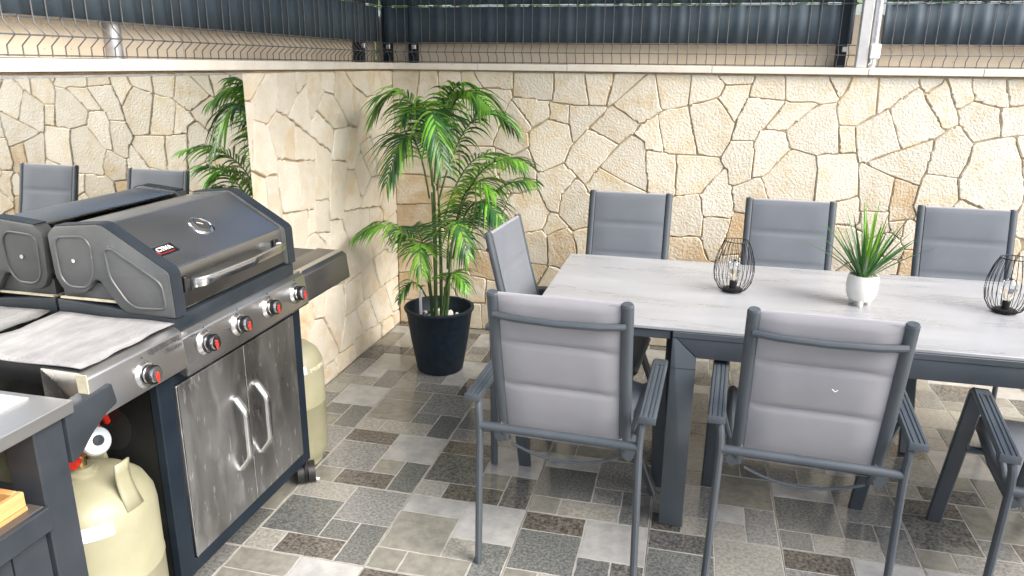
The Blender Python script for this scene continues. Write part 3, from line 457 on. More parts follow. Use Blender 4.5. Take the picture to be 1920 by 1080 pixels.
(0,4084,4,4010,125,3981,111,3968,113,3952,100,3939,101,3882,71,3860,47,3847,14,3847,4,3861,1)]
LEFT_STONES = [
(0,1333,1527,1458,1418,1586,1423,1601,1433,1599,1480,1608,1488,1604,1529),
(1,1252,1529,1249,1505,1261,1422,1279,1364,1318,1347,1344,1323,1359,1320,1455,1344,1456,1422,1438,1428,1396,1475,1385,1476,1329,1528),
(0,1271,1372,1257,1418,1259,1450,1252,1459,1247,1525,1108,1530,1100,1445,1086,1431,1106,1423,1105,1416,1140,1388,1141,1380,1188,1346,1222,1350,1226,1359,1258,1362),
(0,998,1528,1004,1520,1003,1484,1017,1470,1045,1461,1045,1454,1065,1447,1075,1434,1096,1442,1095,1474,1104,1481,1103,1530),
(0,984,1317,995,1373,994,1410,1002,1412,1000,1461,1007,1481,1002,1485,1002,1518,992,1529,865,1530,854,1471,834,1435,872,1410,883,1400,883,1386,899,1382,918,1356,974,1317),
(1,1009,1472,1002,1466,1004,1409,998,1407,998,1368,992,1364,993,1327,982,1308,997,1303,997,1294,1020,1270,1022,1256,1041,1269,1067,1272,1086,1291,1132,1310,1138,1320,1181,1334,1186,1342,1108,1416),
(0,861,1529,719,1529,715,1496,723,1490,720,1467,729,1461,727,1439,735,1417,832,1435,846,1449),
(0,586,1261,733,1410,718,1467,712,1529,606,1530,601,1517,518,1457,570,1281),
(0,594,1516,587,1529,274,1530,262,1524,258,1514,266,1493,264,1437,275,1398,364,1394,375,1406,390,1406,403,1418,495,1447,532,1465),
(0,0,1527,2,1455,9,1446,81,1441,88,1434,153,1425,159,1417,266,1399,263,1492,256,1499,262,1527),
(0,572,1261,563,1312,544,1353,545,1367,538,1369,539,1391,532,1391,533,1406,515,1451,499,1452,467,1431,453,1434,450,1426,403,1414,363,1391,421,1321,461,1286,462,1273,468,1274,499,1245),
(0,595,1263,630,1254,760,1256,770,1268,780,1267,786,1279,826,1297,826,1303,839,1303,843,1314,869,1322,909,1347,917,1359,836,1432,748,1420,667,1344),
(0,1020,1263,991,1302,955,1324,936,1347,920,1348,891,1337,858,1311,847,1313,840,1300,800,1283,759,1253,799,1147,842,1172,868,1176,884,1190,923,1201,948,1224,1002,1245),
(1,1497,1148,1518,1147,1557,1160,1587,1160,1595,1166,1594,1371,1601,1410,1595,1420,1463,1415,1458,1348,1471,1271,1478,1264,1477,1231,1483,1229,1482,1188,1488,1182,1489,1156),
(1,1453,1344,1380,1325,1374,1318,1357,1319,1345,1295,1339,1257,1323,1224,1316,1189,1304,1170,1310,1165,1310,1113,1315,1104,1331,1111,1382,1113,1396,1105,1492,1146,1479,1196,1468,1301,1461,1337),
(1,1153,1150,1162,1147,1241,1166,1268,1164,1273,1172,1296,1171,1332,1239,1342,1296,1356,1311,1352,1319,1273,1367,1222,1347,1208,1350,1204,1342,1190,1342,1169,1325,1134,1313,1128,1307,1142,1293),
(1,1136,1301,1088,1289,1067,1269,1053,1269,950,1219,973,1130,1001,1128,1021,1136,1067,1135,1075,1143,1152,1147),
(0,941,1211,909,1191,883,1186,868,1174,843,1169,800,1138,806,1106,817,1094,828,1046,837,1038,840,991,853,974,860,925,882,932,947,931,955,937,988,938,995,946,984,1045,976,1052,978,1089,971,1098,966,1169,951,1205),
(0,611,1259,608,1230,637,1081,680,1094,713,1093,717,1100,794,1104,802,1118,797,1145,753,1253),
(0,647,1052,647,1065,629,1098,629,1127,622,1133,624,1163,617,1165,606,1252,591,1259,567,1260,545,1246,514,1246,493,1236,495,1176,482,1152,482,1123,505,1109,523,1086,523,1076,529,1076,559,1035,616,1038),
(0,235,1403,229,1391,236,1371,296,1250,295,1238,307,1225,306,1209,313,1207,313,1196,325,1189,327,1178,337,1184,378,1171,400,1173,412,1164,479,1151,491,1171,491,1240,456,1288,391,1350,383,1367,354,1392,321,1390,307,1397,258,1396),
(0,850,818,858,859,850,916,858,920,857,928,850,937,852,970,839,994,833,1042,813,1096,804,1103,762,1104,657,1085,648,1077,646,1050,661,992,667,901,679,882,692,874,691,860,722,817,740,799,751,798,782,812),
(0,642,1044,562,1029,506,916,501,890,475,864,498,839,502,818,518,823,600,823,605,830,658,828,662,835,686,835,702,846,664,905,665,921,657,930,658,991),
(0,491,1118,483,1120,456,1103,432,1062,336,957,362,949,449,882,472,876,494,890,556,1027),
(0,480,1139,455,1156,355,1174,347,1182,326,1174,296,1083,289,1079,290,1065,271,1043,264,1016,269,961,330,961,347,967,366,997,384,1011,390,1027,414,1045,455,1095,453,1102,479,1128),
(0,1,1097,4,960,24,961,37,949,65,943,86,950,145,948,154,957,185,948,188,955,218,955,223,961,258,960,269,1038,258,1064,222,1116,128,1109,118,1102,81,1103,78,1097),
(0,275,1053,293,1083,321,1186,226,1379,225,1398,81,1438,12,1444,0,1432,2,1098,66,1098,94,1107,166,1110,174,1118,219,1117),
(0,497,818,491,846,471,859,472,870,334,958,226,959,220,953,186,952,187,898,199,861,200,827,232,786,292,787,347,800,392,799,450,811,482,810),
(0,211,680,203,734,208,752,234,780,197,823,197,858,191,863,179,947,159,953,146,945,81,947,55,939,21,960,8,959,1,949,0,717,27,703,49,704,56,697,100,697,171,679),
(1,1301,1164,1281,1169,1268,1162,1242,1163,1232,1155,1134,1141,1135,1057,1143,1023,1140,956,1149,920,1276,932,1289,943,1302,1045,1307,1051,1308,1156),
(1,1128,1138,1009,1132,973,1122,980,1053,987,1045,984,1013,992,1004,993,936,1012,901,1041,908,1066,901,1081,914,1135,914,1143,920,1139,1029,1132,1039,1134,1131),
(0,1413,914,1465,944,1473,942,1494,962,1538,979,1588,1028,1587,1084,1596,1095,1596,1125,1595,1149,1588,1156,1554,1158,1523,1146,1495,1145,1440,1115,1400,1106,1399,959,1407,955),
(0,1388,1109,1310,1103,1305,999,1297,993,1299,964,1285,926,1292,924,1298,884,1316,858,1373,884,1397,900,1408,919,1409,942,1396,961,1398,1089),
(0,855,758,924,775,946,774,960,783,989,781,1007,792,1002,855,994,864,1006,899,993,935,955,936,935,928,873,930,860,924,853,912,861,855,860,831,853,817),
(0,1075,911,1068,873,1088,821,1083,781,1100,773,1100,763,1115,746,1120,709,1215,727,1220,734,1245,732,1294,782,1305,845,1313,855,1299,868,1302,878,1280,929,1243,922,1200,924,1193,915),
(0,1085,788,1086,820,1079,844,1073,847,1074,865,1066,869,1067,898,1056,906,1009,899,1009,892,997,886,997,864,1005,849,1002,821,1010,792),
(0,981,779,904,768,901,760,871,761,864,746,870,742,876,702,904,692,917,722,972,764),
(0,915,661,936,648,999,669,1014,667,1036,680,1096,690,1114,714,1115,743,1102,754,1092,779,1081,779,1079,786,1009,790,984,778,966,755,949,749,906,699),
(0,846,814,781,808,758,803,752,796,734,803,727,797,709,743,698,736,656,659,661,632,678,598,702,582,743,589,780,607,874,634,909,666,911,675,897,694,868,713,862,756,851,756),
(0,731,806,718,815,706,837,654,827,610,826,598,820,508,820,505,814,487,815,484,808,446,809,398,798,392,788,393,764,416,656,422,647,436,643,516,650,526,656,650,661,683,705,682,714),
(0,387,796,250,784,217,761,205,733,204,712,216,682,211,677,213,631,205,622,206,580,193,528,200,518,362,506,372,548,396,583,399,608,408,612,417,642,395,727),
(0,10,712,2,706,2,470,22,463,137,482,149,506,191,518,197,566,204,573,208,671,83,695,51,694),
(0,724,450,726,479,706,545,707,576,665,613,650,660,421,639,369,529,368,515,386,506,415,504,516,474),
(0,364,496,321,510,253,508,247,515,205,516,180,515,169,504,151,499,134,471,132,423,140,395,134,329,174,307,226,315,256,307,299,310,306,349,335,402),
(0,130,477,61,474,56,467,1,454,1,321,7,307,142,307,130,329,138,412,131,420),
(0,302,312,334,300,511,296,521,321,520,370,533,467,507,479,487,479,482,486,444,490,438,497,371,503,368,477,355,459,343,414,308,347),
(0,753,468,718,448,541,465,529,440,530,379,524,371,523,320,516,306,524,288,583,289,595,282,754,287,756,319,748,331,749,371,742,401,744,428,755,444),
(0,845,110,859,164,888,199,929,275,942,283,946,304,983,357,959,416,941,436,942,470,935,481,924,484,765,468,757,461,756,445,745,429,752,324,759,318,753,276),
(0,1090,527,968,497,944,478,943,442,962,420,960,403,968,402,979,364,989,356,1071,373,1085,410,1084,438,1097,469,1097,513),
(2,1174,265,1229,319,1224,432,1217,445,1218,484,1210,497,1172,534,1146,534,1138,527,1103,522,1099,512,1098,467,1092,464,1093,438,1074,378),
(0,848,111,893,97,978,99,1002,90,1085,96,1110,136,1108,149,1163,258,1150,300,1078,371,983,347,848,141),
(0,830,108,833,130,819,146,822,155,803,191,777,222,780,231,767,258,754,266,747,282,614,280,612,258,594,234,597,224,588,220,579,191,540,128,542,117,563,115,619,114,642,121,654,110,681,102),
(0,350,102,361,97,430,109,536,115,563,180,588,212,611,279,574,287,517,286,505,294,435,292,432,270,420,256,415,233,391,204,374,158,360,144),
(0,110,96,118,84,147,91,239,92,263,99,285,87,306,97,340,98,347,103,346,126,420,251,429,280,426,293,404,293,395,300,332,299,317,306,254,304,227,311,210,306,200,268,187,251,188,242,156,189,146,151),
(0,196,304,163,311,147,304,1,301,1,88,71,90,79,99,110,102,131,127,138,150,144,151,142,167,149,168,149,180,203,284),
(0,1085,83,1065,90,990,87,988,94,963,96,896,92,879,8,882,1,1068,1,1086,24),
(2,892,95,886,102,840,108,793,99,681,101,664,83,655,18,661,2,869,1,880,21,882,52,894,78),
(2,665,107,615,114,543,106,500,114,482,105,432,108,426,100,374,102,368,95,302,92,283,68,293,0,659,3,653,30),
(0,103,1,281,0,287,25,280,67,287,83,271,88,270,95,225,88,139,88,114,62,110,31,103,23),
(0,106,95,1,82,2,0,97,2,120,75),
(0,968,656,968,643,990,617,991,606,1046,517,1091,530,1111,523,1168,542,1224,487,1283,598,1281,608,1305,662,1295,682,1227,732,1113,706,1094,688),
(0,1321,672,1308,664,1279,581,1267,569,1266,557,1248,531,1250,521,1219,472,1219,446,1236,415,1260,402,1274,384,1284,385,1300,366,1308,366,1358,326,1415,291,1434,313,1433,432,1452,503,1379,586),
(0,1907,222,2044,379,1991,493,1985,543,1921,527,1905,514,1879,510,1867,497,1820,484,1814,477,1854,336,1867,251),
(0,1494,791,1446,764,1440,754,1411,742,1364,698,1353,694,1328,663,1365,621,1364,613,1381,589,1417,555,1418,540,1453,506,1481,512,1541,548,1554,547,1574,565,1582,582,1581,635,1511,777),
(0,1233,419,1224,410,1231,324,1226,311,1159,251,1141,209,1144,199,1242,170,1245,162,1259,163,1341,120,1366,116,1415,287,1332,340,1322,354,1314,353),
(0,2218,747,2139,826,2091,826,1993,848,1956,786,1939,773,1940,745,2012,620,2111,630,2140,667,2212,726),
(0,2352,976,2376,969,2392,973,2496,1015,2510,1014,2513,1023,2531,1020,2550,1034,2596,1046,2597,1172,2591,1181,2560,1193,2505,1198,2500,1206,2477,1205,2471,1211,2381,1230,2371,1226,2372,1172,2365,1167),
(0,1991,862,1978,872,1974,892,1962,899,1937,942,1891,958,1861,976,1817,970,1810,963,1792,965,1761,953,1698,946,1692,912,1695,842,1710,788,1737,733,1783,708,1794,708,1807,721,1883,757,1935,762,1936,773,1951,786,1991,851),
(0,1908,221,1932,180,1945,174,1945,162,1956,157,1958,145,1977,133,2068,152,2094,150,2099,157,2183,156,2189,164,2210,162,2230,189,2230,255,2128,370,2064,370,2054,378,2019,346,2017,334,1968,294),
(0,1863,1529,1617,1529,1609,1523,1604,1429,1596,1417,1605,1409,1597,1373,1597,1260,1682,1260,1693,1269,1734,1267,1742,1273,1745,1312,1752,1316,1764,1368,1816,1462),
(0,1374,11,1367,90,1355,108,1312,137,1285,142,1260,161,1246,160,1242,167,1210,172,1186,185,1141,197,1123,173,1124,161,1111,148,1105,122,1082,89,1088,80,1089,21,1074,2,1368,1),
(0,2416,7,2404,66,2406,122,2357,150,2351,161,2297,185,2273,192,2237,191,2223,180,2214,135,2222,117,2221,3,2395,1),
(0,2597,1519,2589,1530,2305,1526,2300,1517,2301,1476,2293,1468,2287,1431,2312,1392,2311,1382,2323,1358,2336,1345,2359,1285,2409,1322,2418,1321,2476,1381,2520,1413,2598,1491),
(0,2233,253,2275,279,2298,283,2316,301,2351,312,2359,325,2400,348,2415,373,2417,393,2386,432,2373,461,2351,485,2338,514,2320,521,2256,520,2241,510,2231,490,2167,416,2169,408,2138,383,2138,363,2203,296),
(0,1243,722,1286,685,1297,684,1308,667,1330,674,1387,729,1398,727,1413,745,1439,757,1438,763,1487,789,1475,828,1450,858,1452,870,1433,886,1424,905,1407,911,1348,867,1316,855,1304,807,1297,804,1299,784),
(0,2112,635,2126,614,2250,525,2333,522,2358,546,2363,564,2393,602,2415,665,2416,686,2412,695,2358,724,2346,737,2228,738),
(0,2369,1221,2360,1228,2244,1175,2192,1169,2188,1163,2118,1163,2103,1146,2094,1102,2106,1081,2132,1066,2210,986,2239,966,2249,974,2345,973,2357,1015,2355,1069,2363,1099),
(0,2594,644,2598,854,2531,875,2448,889,2424,849,2425,838,2353,739,2358,729,2411,698,2420,684,2456,686,2513,675),
(0,2364,1237,2355,1293,2338,1321,2310,1391,2277,1433,2204,1422,2178,1415,2171,1407,2152,1409,2145,1402,2114,1398,2090,1379,2084,1338,2059,1283,2070,1243,2084,1227,2084,1215,2109,1165,2177,1165,2238,1177,2244,1185,2261,1185,2274,1196,2333,1215),
(0,1745,731,1670,688,1621,648,1602,642,1585,621,1587,585,1581,568,1602,530,1621,515,1621,505,1643,482,1669,428,1691,427,1721,439,1790,470,1810,490,1793,687,1774,714),
(0,1375,4,1553,0,1583,96,1596,115,1631,216,1606,280,1541,305,1475,312,1441,310,1431,304,1411,273,1399,203,1368,127,1363,96,1370,89),
(0,1811,470,1799,472,1675,423,1652,361,1610,285,1614,256,1634,211,1657,192,1685,182,1738,139,1750,139,1777,170,1787,169,1807,194,1823,202,1846,229,1866,239,1865,269,1852,311,1853,335,1845,340,1847,358,1841,364),
(0,1601,1252,1596,1239,1599,1112,1593,1062,1605,1057,1603,1045,1654,961,1667,961,1687,949,1722,950,1812,966,1846,980,1859,1002,1859,1170,1852,1216,1806,1247,1764,1257,1745,1270),
(0,2595,1480,2576,1468,2454,1351,2358,1283,2372,1231,2393,1231,2478,1207,2500,1209,2566,1188,2596,1193),
(0,2092,1391,2028,1439,2015,1441,1997,1461,1986,1462,1916,1521,1893,1530,1870,1529,1820,1453,1794,1428,1795,1417,1759,1344,1761,1334,1747,1306,1746,1278,1753,1267,1790,1249,1806,1250,1842,1225,1877,1232,1950,1268,1968,1267,1973,1274,2001,1278,2050,1278,2062,1285,2075,1318),
(2,1037,518,1012,574,987,606,989,617,958,652,932,646,904,659,858,622,835,624,834,616,801,612,799,605,709,576,717,498,733,493,753,469,781,468,846,482,888,481,891,488,945,481,959,498,1005,505),
(0,1921,1521,2017,1444,2071,1412,2078,1399,2108,1392,2155,1412,2192,1416,2194,1422,2277,1434,2298,1476,2303,1526,1945,1529),
(0,2422,682,2396,600,2383,590,2361,546,2335,517,2421,390,2485,403,2502,417,2519,418,2578,444,2598,465,2598,513,2598,636,2591,644,2532,666,2521,663,2514,672),
(0,1603,1044,1530,970,1506,964,1477,942,1417,914,1436,900,1434,892,1472,838,1476,820,1507,780,1548,837,1566,850,1566,860,1589,879,1588,889,1644,944,1650,963),
(0,1973,5,1965,92,1973,132,1901,225,1875,240,1813,197,1748,132,1746,75,1754,69,1753,9,1759,2),
(0,2231,967,2131,1060,2090,1090,1938,936,1964,912,1981,870,2008,847,2089,829,2142,830,2172,892),
(0,1583,561,1573,563,1551,545,1450,497,1436,423,1435,335,1441,314,1505,313,1608,289,1650,361,1648,371,1672,424,1631,497,1607,520),
(0,2598,446,2575,444,2493,408,2490,400,2425,388,2419,382,2420,372,2406,359,2425,324,2457,298,2461,283,2550,194,2590,195,2598,202),
(0,2448,890,2429,917,2410,929,2372,972,2249,971,2226,959,2198,928,2198,918,2174,892,2175,883,2154,857,2142,825,2228,740,2352,741,2375,768,2375,780,2410,824,2409,833),
(0,2594,192,2529,186,2481,161,2469,148,2461,149,2412,121,2407,115,2407,48,2422,0,2597,2),
(0,2212,158,2101,156,2095,150,2027,143,1975,130,1968,112,1969,17,1981,2,2215,2,2220,92),
(0,2057,1278,1973,1271,1917,1252,1856,1219,1863,1102,1862,1006,1856,980,1866,973,1937,944,1992,991,2092,1098,2104,1174),
(0,1812,491,1834,487,1849,500,1878,507,1922,529,1938,529,1960,548,1980,551,2016,617,1968,682,1934,760,1886,755,1808,717,1788,700,1796,685,1800,578,1808,566),
(0,1555,5,1746,1,1752,7,1752,57,1743,82,1744,133,1650,201,1632,201,1621,185,1610,140,1585,93),
(0,1680,953,1656,959,1512,779,1585,624,1646,675,1661,679,1732,731,1716,781,1703,798,1696,838,1690,841,1697,933),
(0,2243,523,2152,592,2136,612,2128,611,2105,629,2097,623,2024,618,1987,564,1986,528,2000,474,2010,463,2012,448,2043,385,2058,372,2133,372,2139,386,2164,409,2165,421,2213,471,2212,480,2229,494),
(0,2383,968,2437,907,2462,889,2488,890,2514,877,2597,860,2597,1038,2591,1044),
(0,2544,195,2505,229,2508,238,2458,282,2441,311,2406,347,2362,322,2353,310,2234,250,2233,197,2317,180,2396,128,2411,124)]

# ================================================================ setting: ground, floor, walls
g = MB().add([(-400, -400, -.06), (400, -400, -.06), (400, 400, -.06), (-400, 400, -.06)], [(0, 1, 2, 3)])
struct(obj('ground', g, EARTH, smooth=0))
floor = struct(obj('floor', MB().box(0.0, 7.2, -7.2, 0.0, -.05, -.004), JOINT, smooth=0))
PX, PY = .4440, .4425
X0, Y0 = 0.338-PX, -1.8436+4*PY
LAY = [('s', 0, 2, 0, 1), ('b', 2, 4, 0, 2), ('a', 0, 2, 1, 3), ('c', 2, 3, 2, 3), ('d', 3, 4, 2, 4), ('e', 0, 1, 3, 4), ('f', 1, 3, 3, 4)]
WTS = {'s': [2, 1, 2, 5, 0, 2, 1], 'b': [6, 2, 0, 0, 0, 1, 3], 'a': [0, 4, 4, 0, 3, 0, 1], 'c': [3, 3, 0, 0, 2, 2, 2],
       'd': [0, 2, 3, 1, 6, 0, 0], 'e': [1, 4, 1, 1, 1, 2, 3], 'f': [1, 1, 1, 2, 0, 5, 2]}
JW = .0045
fr = random.Random(4)
cells = []; tiles = []
for ix in range(0, 16):
    for iy in range(-1, 16):
        x0 = X0+ix*PX; y1 = Y0-iy*PY
        cx0, cx1 = max(x0+.0012, .004), min(x0+PX-.0012, 7.19); cy1, cy0 = min(y1-.0012, -.004), max(y1-PY+.0012, -7.19)
        if cx1-cx0 < .01 or cy1-cy0 < .01: continue
        tiles.append((cx0, cx1, cy0, cy1)); ti = len(tiles)-1
        warm = fr.random()
        for k, a, b, c_, d_ in LAY:
            u = PX/4; v = PY/4
            sx0, sx1 = x0+a*u+JW/2, x0+b*u-JW/2; sy1, sy0 = y1-c_*v-JW/2, y1-d_*v+JW/2
            if a == 0: sx0 += .002
            if b == 4: sx1 -= .002
            if c_ == 0: sy1 -= .002
            if d_ == 4: sy0 += .002
            sx0, sx1, sy0, sy1 = max(sx0, .006), min(sx1, 7.18), max(sy0, -7.18), min(sy1, -.006)
            if sx1-sx0 < .012 or sy1-sy0 < .012: continue
            mi = fr.choices(range(7), WTS[k])[0]
            cpt = ((sx0+sx1)/2, (sy0+sy1)/2, 0); px, py, dz = project(cpt)
            vis = dz > .3 and -60 < px < 1990 and py < 1125 and not (cpt[0] < .34 and cpt[1] < -1.9)
            ar = (sx1-sx0)*(sy1-sy0)*max(0.02, CAM_LOC.z/max(dz, .1))/max(dz, .1)**2 if vis else 0
            cells.append((ar, ti, mi, sx0, sx1, sy0, sy1))
cells.sort(key=lambda q: -q[0])
top, rest = cells[:300], cells[300:]
vis_t = {q[1] for q in top}
tobj = {}
restg = MB()
for i, (a, b, c_, d_) in enumerate(tiles):
    if i in vis_t:
        tobj[i] = obj('floor_tile', MB().box(a, b, c_, d_, -.012, -.0011), GROUT, floor, smooth=0, origin=((a+b)/2, (c_+d_)/2, -.006))
    else: restg.box(a, b, c_, d_, -.012, -.0011)
o = obj('floor_tile', restg, GROUT, floor, smooth=0); o['kind'] = 'stuff'
def slab(mb, a, b, c_, d_, jr):
    # top face with worn, slightly irregular edges
    n = 5; e = .0016
    def wob(t): return jr.uniform(-e, e)
    ring = [(a+(b-a)*k/n, c_+wob(0)) for k in range(n)]+[(b+wob(0), c_+(d_-c_)*k/n) for k in range(n)]+[(b-(b-a)*k/n, d_+wob(0)) for k in range(n)]+[(a+wob(0), d_-(d_-c_)*k/n) for k in range(n)]
    m_ = len(ring); cx, cy = (a+b)/2, (c_+d_)/2
    V = [(x, y, -.003) for x, y in ring]+[(x+(cx-x)*.0-math.copysign(.001, x-cx), y-math.copysign(.001, y-cy), 0) for x, y in ring]
    mb.add(V, [(k, (k+1) % m_, m_+(k+1) % m_, m_+k) for k in range(m_)]+[tuple(m_+k for k in range(m_))])
    return mb
for ar, ti, mi, a, b, c_, d_ in top:
    obj('paving_stone', slab(MB(), a, b, c_, d_, fr), TM[mi], tobj[ti], smooth=0, origin=((a+b)/2, (c_+d_)/2, 0))
for mi in range(7):
    mb = MB()
    for ar, ti, m2, a, b, c_, d_ in rest:
        if m2 == mi: slab(mb, a, b, c_, d_, fr)
    o = obj('paving_stone', mb, TM[mi], floor, smooth=0); o['kind'] = 'stuff'

def build_stone(poly, tint, mapf, parent, jr):
    pts = [(poly[i]/1000, poly[i+1]/1000) for i in range(0, len(poly), 2)]
    n = len(pts); A = sum(pts[i][0]*pts[(i+1) % n][1]-pts[(i+1) % n][0]*pts[i][1] for i in range(n))
    if A < 0: pts.reverse()
    def inset(P, d):
        out = []; n = len(P)
        for i in range(n):
            a = Vector(P[i])-Vector(P[i-1]); b = Vector(P[(i+1) % n])-Vector(P[i]); a.normalize(); b.normalize()
            na = Vector((-a.y, a.x)); nb = Vector((-b.y, b.x)); k = na+nb
            if k.length < .3: k = na
            k.normalize(); c = max(.45, k.dot(na)); out.append(tuple(Vector(P[i])+k*(d/c)))
        return out
    pts = inset(pts, jr.uniform(.0006, .0022)); pts = pts if len(pts) > 9 else filletc(pts, .007, 1)
    pts = [(x+jr.uniform(-.0012, .0012), y+jr.uniform(-.0012, .0012)) for x, y in pts]
    n = len(pts); cx = sum(p[0] for p in pts)/n; cy = sum(p[1] for p in pts)/n
    t = jr.uniform(-.002, .004)
    q1 = [(x-(x-cx)*.005/max(.02, math.hypot(x-cx, y-cy)), y-(y-cy)*.005/max(.02, math.hypot(x-cx, y-cy))) for x, y in pts]
    sl1, sl2 = jr.uniform(-.012, .012), jr.uniform(-.012, .012)
    V = [mapf(x, y, -.014) for x, y in pts]+[mapf(x, y, t-.004) for x, y in pts]
    V += [mapf(x, y, t+.0015+sl1*(x-cx)+sl2*(y-cy)) for x, y in q1]
    F = [(k+r*n, (k+1) % n+r*n, (k+1) % n+(r+1)*n, k+(r+1)*n) for r in range(2) for k in range(n)]
    F.append(tuple(2*n+k for k in range(n)))
    return obj('stone', MB().add(V, F), ST[tint], parent, smooth=0, origin=mapf(cx, cy, 0))
sr = random.Random(8)
wb = thing('stone_wall', 'cream crazy-paved stone wall behind the dining table, running to the right edge', 'wall', (2.5, .1, 0))
obj('mortar', MB().box(-.002, 5.4, .0055, .24, -.05, 1.534), MORTAR, wb, smooth=0)
mapb = lambda u, v, d: (u, -d, v)
for q in BACK_STONES: build_stone(q[1:], q[0], mapb, wb, sr)
for q in BACK_STONES:                                   # the wall goes on past the right edge of the picture
    us = q[1::2]
    if max(us) < 950 and min(us) > 20:
        build_stone([v+4390 if i % 2 == 0 else v for i, v in enumerate(q[1:])], q[0], mapb, wb, sr)
for a, b in ((-.245, .515), (.517, 1.02), (1.022, 1.78), (1.782, 2.535), (2.537, 3.05), (3.052, 4.2), (4.202, 5.4)):
    obj('coping_slab', MB().box(a, b, -.022, .25, 1.536, 1.571+sr.uniform(-.001, .001), .003), COPE, wb)
wl = thing('stone_wall', 'pale crazy-paved stone wall on the left behind the barbecue, with the mirror on it', 'wall', (-.1, -2.5, 0))
obj('mortar', MB().box(-.24, -.0105, -5.2, .24, -.05, 1.5335), MORTAR, wl, smooth=0)
mapl = lambda u, v, d: (d, -u, v)
for q in LEFT_STONES: build_stone(q[1:], 0 if q[0] == 2 and sr.random() < .5 else (q[0] if q[0] else sr.choice((0, 1))), mapl, wl, sr)
for a, b in ((-1.02, -.024), (-2.03, -1.022), (-3.1, -2.032), (-5.2, -3.102)):
    obj('coping_slab', MB().box(-.25, .022, a, b, 1.536, 1.5706+sr.uniform(-.001, .001), .003), COPE, wl)

# plaster parapets behind the fences
tag(obj('plaster_wall', MB().box(-.16, 5.4, .166, .249, 1.5725, 1.83), PLAST, origin=(2.5, .2, 1.5725)), 'low beige rendered wall seen below the dark strips of the back fence', 'wall')
pw = thing('plaster_wall', 'low beige rendered wall with upright joints behind the left fence', 'wall', (-.2, -2.5, 1.5725))
for k in range(6):
    obj('wall_panel', MB().box(-.249, -.166, .16-.89*(k+1)+.003, .16-.89*k-.001, 1.5725, 1.82+.003*(k % 2)), PLAST, pw, smooth=0)

# hedge beyond the back wall
hr = random.Random(3); hv = []; hf = []
for k in range(5200):
    x = hr.uniform(-1.5, 6.5); y = hr.uniform(1.1, 2.0); z = hr.uniform(.6, 2.35+.25*math.sin(x*2.1)+.15*math.sin(x*5.3))
    a = Vector((hr.gauss(0, 1), hr.gauss(0, 1), hr.gauss(0, 1))).normalized(); b = a.orthogonal().normalized(); c_ = Vector((x, y, z)); l = hr.uniform(.04, .08)
    n = len(hv); hv += [c_-a*l, c_+b*l*.45, c_+a*l, c_-b*l*.45]; hf.append((n, n+1, n+2, n+3))
hd = thing('hedge', 'green hedge glimpsed through the slits of the dark back fence', 'hedge', (2.5, 1.55, 0))
obj('foliage', MB().add(hv, hf), HEDGE, hd, smooth=0)
tr_ = MB()
for k in range(9): tr_.tube([(-1+k*.85, 1.55, -.06), (-1.05+k*.85, 1.5, 1.0), (-.95+k*.85, 1.6, 1.9)], [.03, .025, .012], 7)
obj('stem', tr_, STEM, hd)

# ---------------------------------------------------------------- mesh fences with woven strips
def fence(label, axis, s0, s1, posts, phase):
    """axis 'x': runs along x at y=+.10 (terrace side is -y); axis 'y': runs along -y at x=-.10 (terrace side +x)"""
    M3 = (lambda s, d, z: (s, .10-d, z)) if axis == 'x' else (lambda s, d, z: (-.10+d, -s, z))
    root = thing('mesh_fence', label, 'fence', M3((s0+s1)/2, 0, 1.571))
    wm = MB(); n = int((s1-s0)/.05)
    zs = [(1.5745, 0), (1.604, 0), (1.632, .034), (1.666, .002), (1.69, 0), (2.30, 0)]
    for k in range(n+1):
        s = s0+.05*k
        wm.tube([M3(s, d, z) for z, d in zs], .0023, 6)
    for z, d in ((1.5785, -.0045), (1.632, .0295), (1.6805, -.0045), (1.8805, -.0045), (2.0805, -.0045), (2.285, -.0045)):
        wm.tube([M3(s0-.02, d, z), M3(s1+.02, d, z)], .0026, 6)
    obj('wire_mesh', wm, WIRE, root)
    for zi in range(3):
        z0 = 1.686+zi*.2005; z1 = z0+.190; V = []; F = []; st = .0125; m_ = int((s1-s0)/st)
        for k in range(m_+1):
            s = s0+k*st; ph = ((s-s0)/.05+phase) % 3      # wires at 0 and 1 show in front of the strip, the one at 2 lies behind it
            t = ph-2 if ph > .5 else ph+1
            d = .0125*math.exp(-(t/.42)**2)-.0085+.0015*math.sin(s*9+zi)
            for z in (z0, z1): V.append(M3(s, d, z))
        F = [(2*k, 2*k+2, 2*k+3, 2*k+1) for k in range(m_)]
        o = obj('privacy_strip', MB().add(V, F), STRIP, root, smooth=60)
        md = o.modifiers.new('thick', 'SOLIDIFY'); md.thickness = .0012; md.offset = 0
    for (s, d, kind) in posts:
        mb = MB()
        if kind == 'round':
            mb.tube([M3(s, d, 1.5705), M3(s, d, 2.36)], .0265, 18); obj('post', mb, GALV, root)
        else:
            p = M3(s, d, 0); w_ = .024
            mb.box(p[0]-w_, p[0]+w_, p[1]-w_, p[1]+w_, 1.5705, 2.34, .004); po = obj('post', mb, ANTHD, root)
            for zc in (1.66, 2.1):
                c_ = M3(s+.012, d+.027, zc); obj('clamp', MB().box(c_[0]-.013, c_[0]+.013, c_[1]-.01, c_[1]+.01, zc-.013, zc+.013, .003), GALV, po)
    return root
fence('dark wire mesh fence with woven slate strips along the left wall', 'y', -.10, 4.8, [(1.995, -.05, 'round'), (.135, -.03, 'sq'), (.03, -.06, 'round'), (4.2, -.03, 'sq')], 0)
fence('dark mesh fence with woven slate strips on the back wall, left of the grey post', 'x', -.10, 2.47, [(.09, -.028, 'sq'), (2.42, -.028, 'sq'), (-.07, -.03, 'sq')], 1)
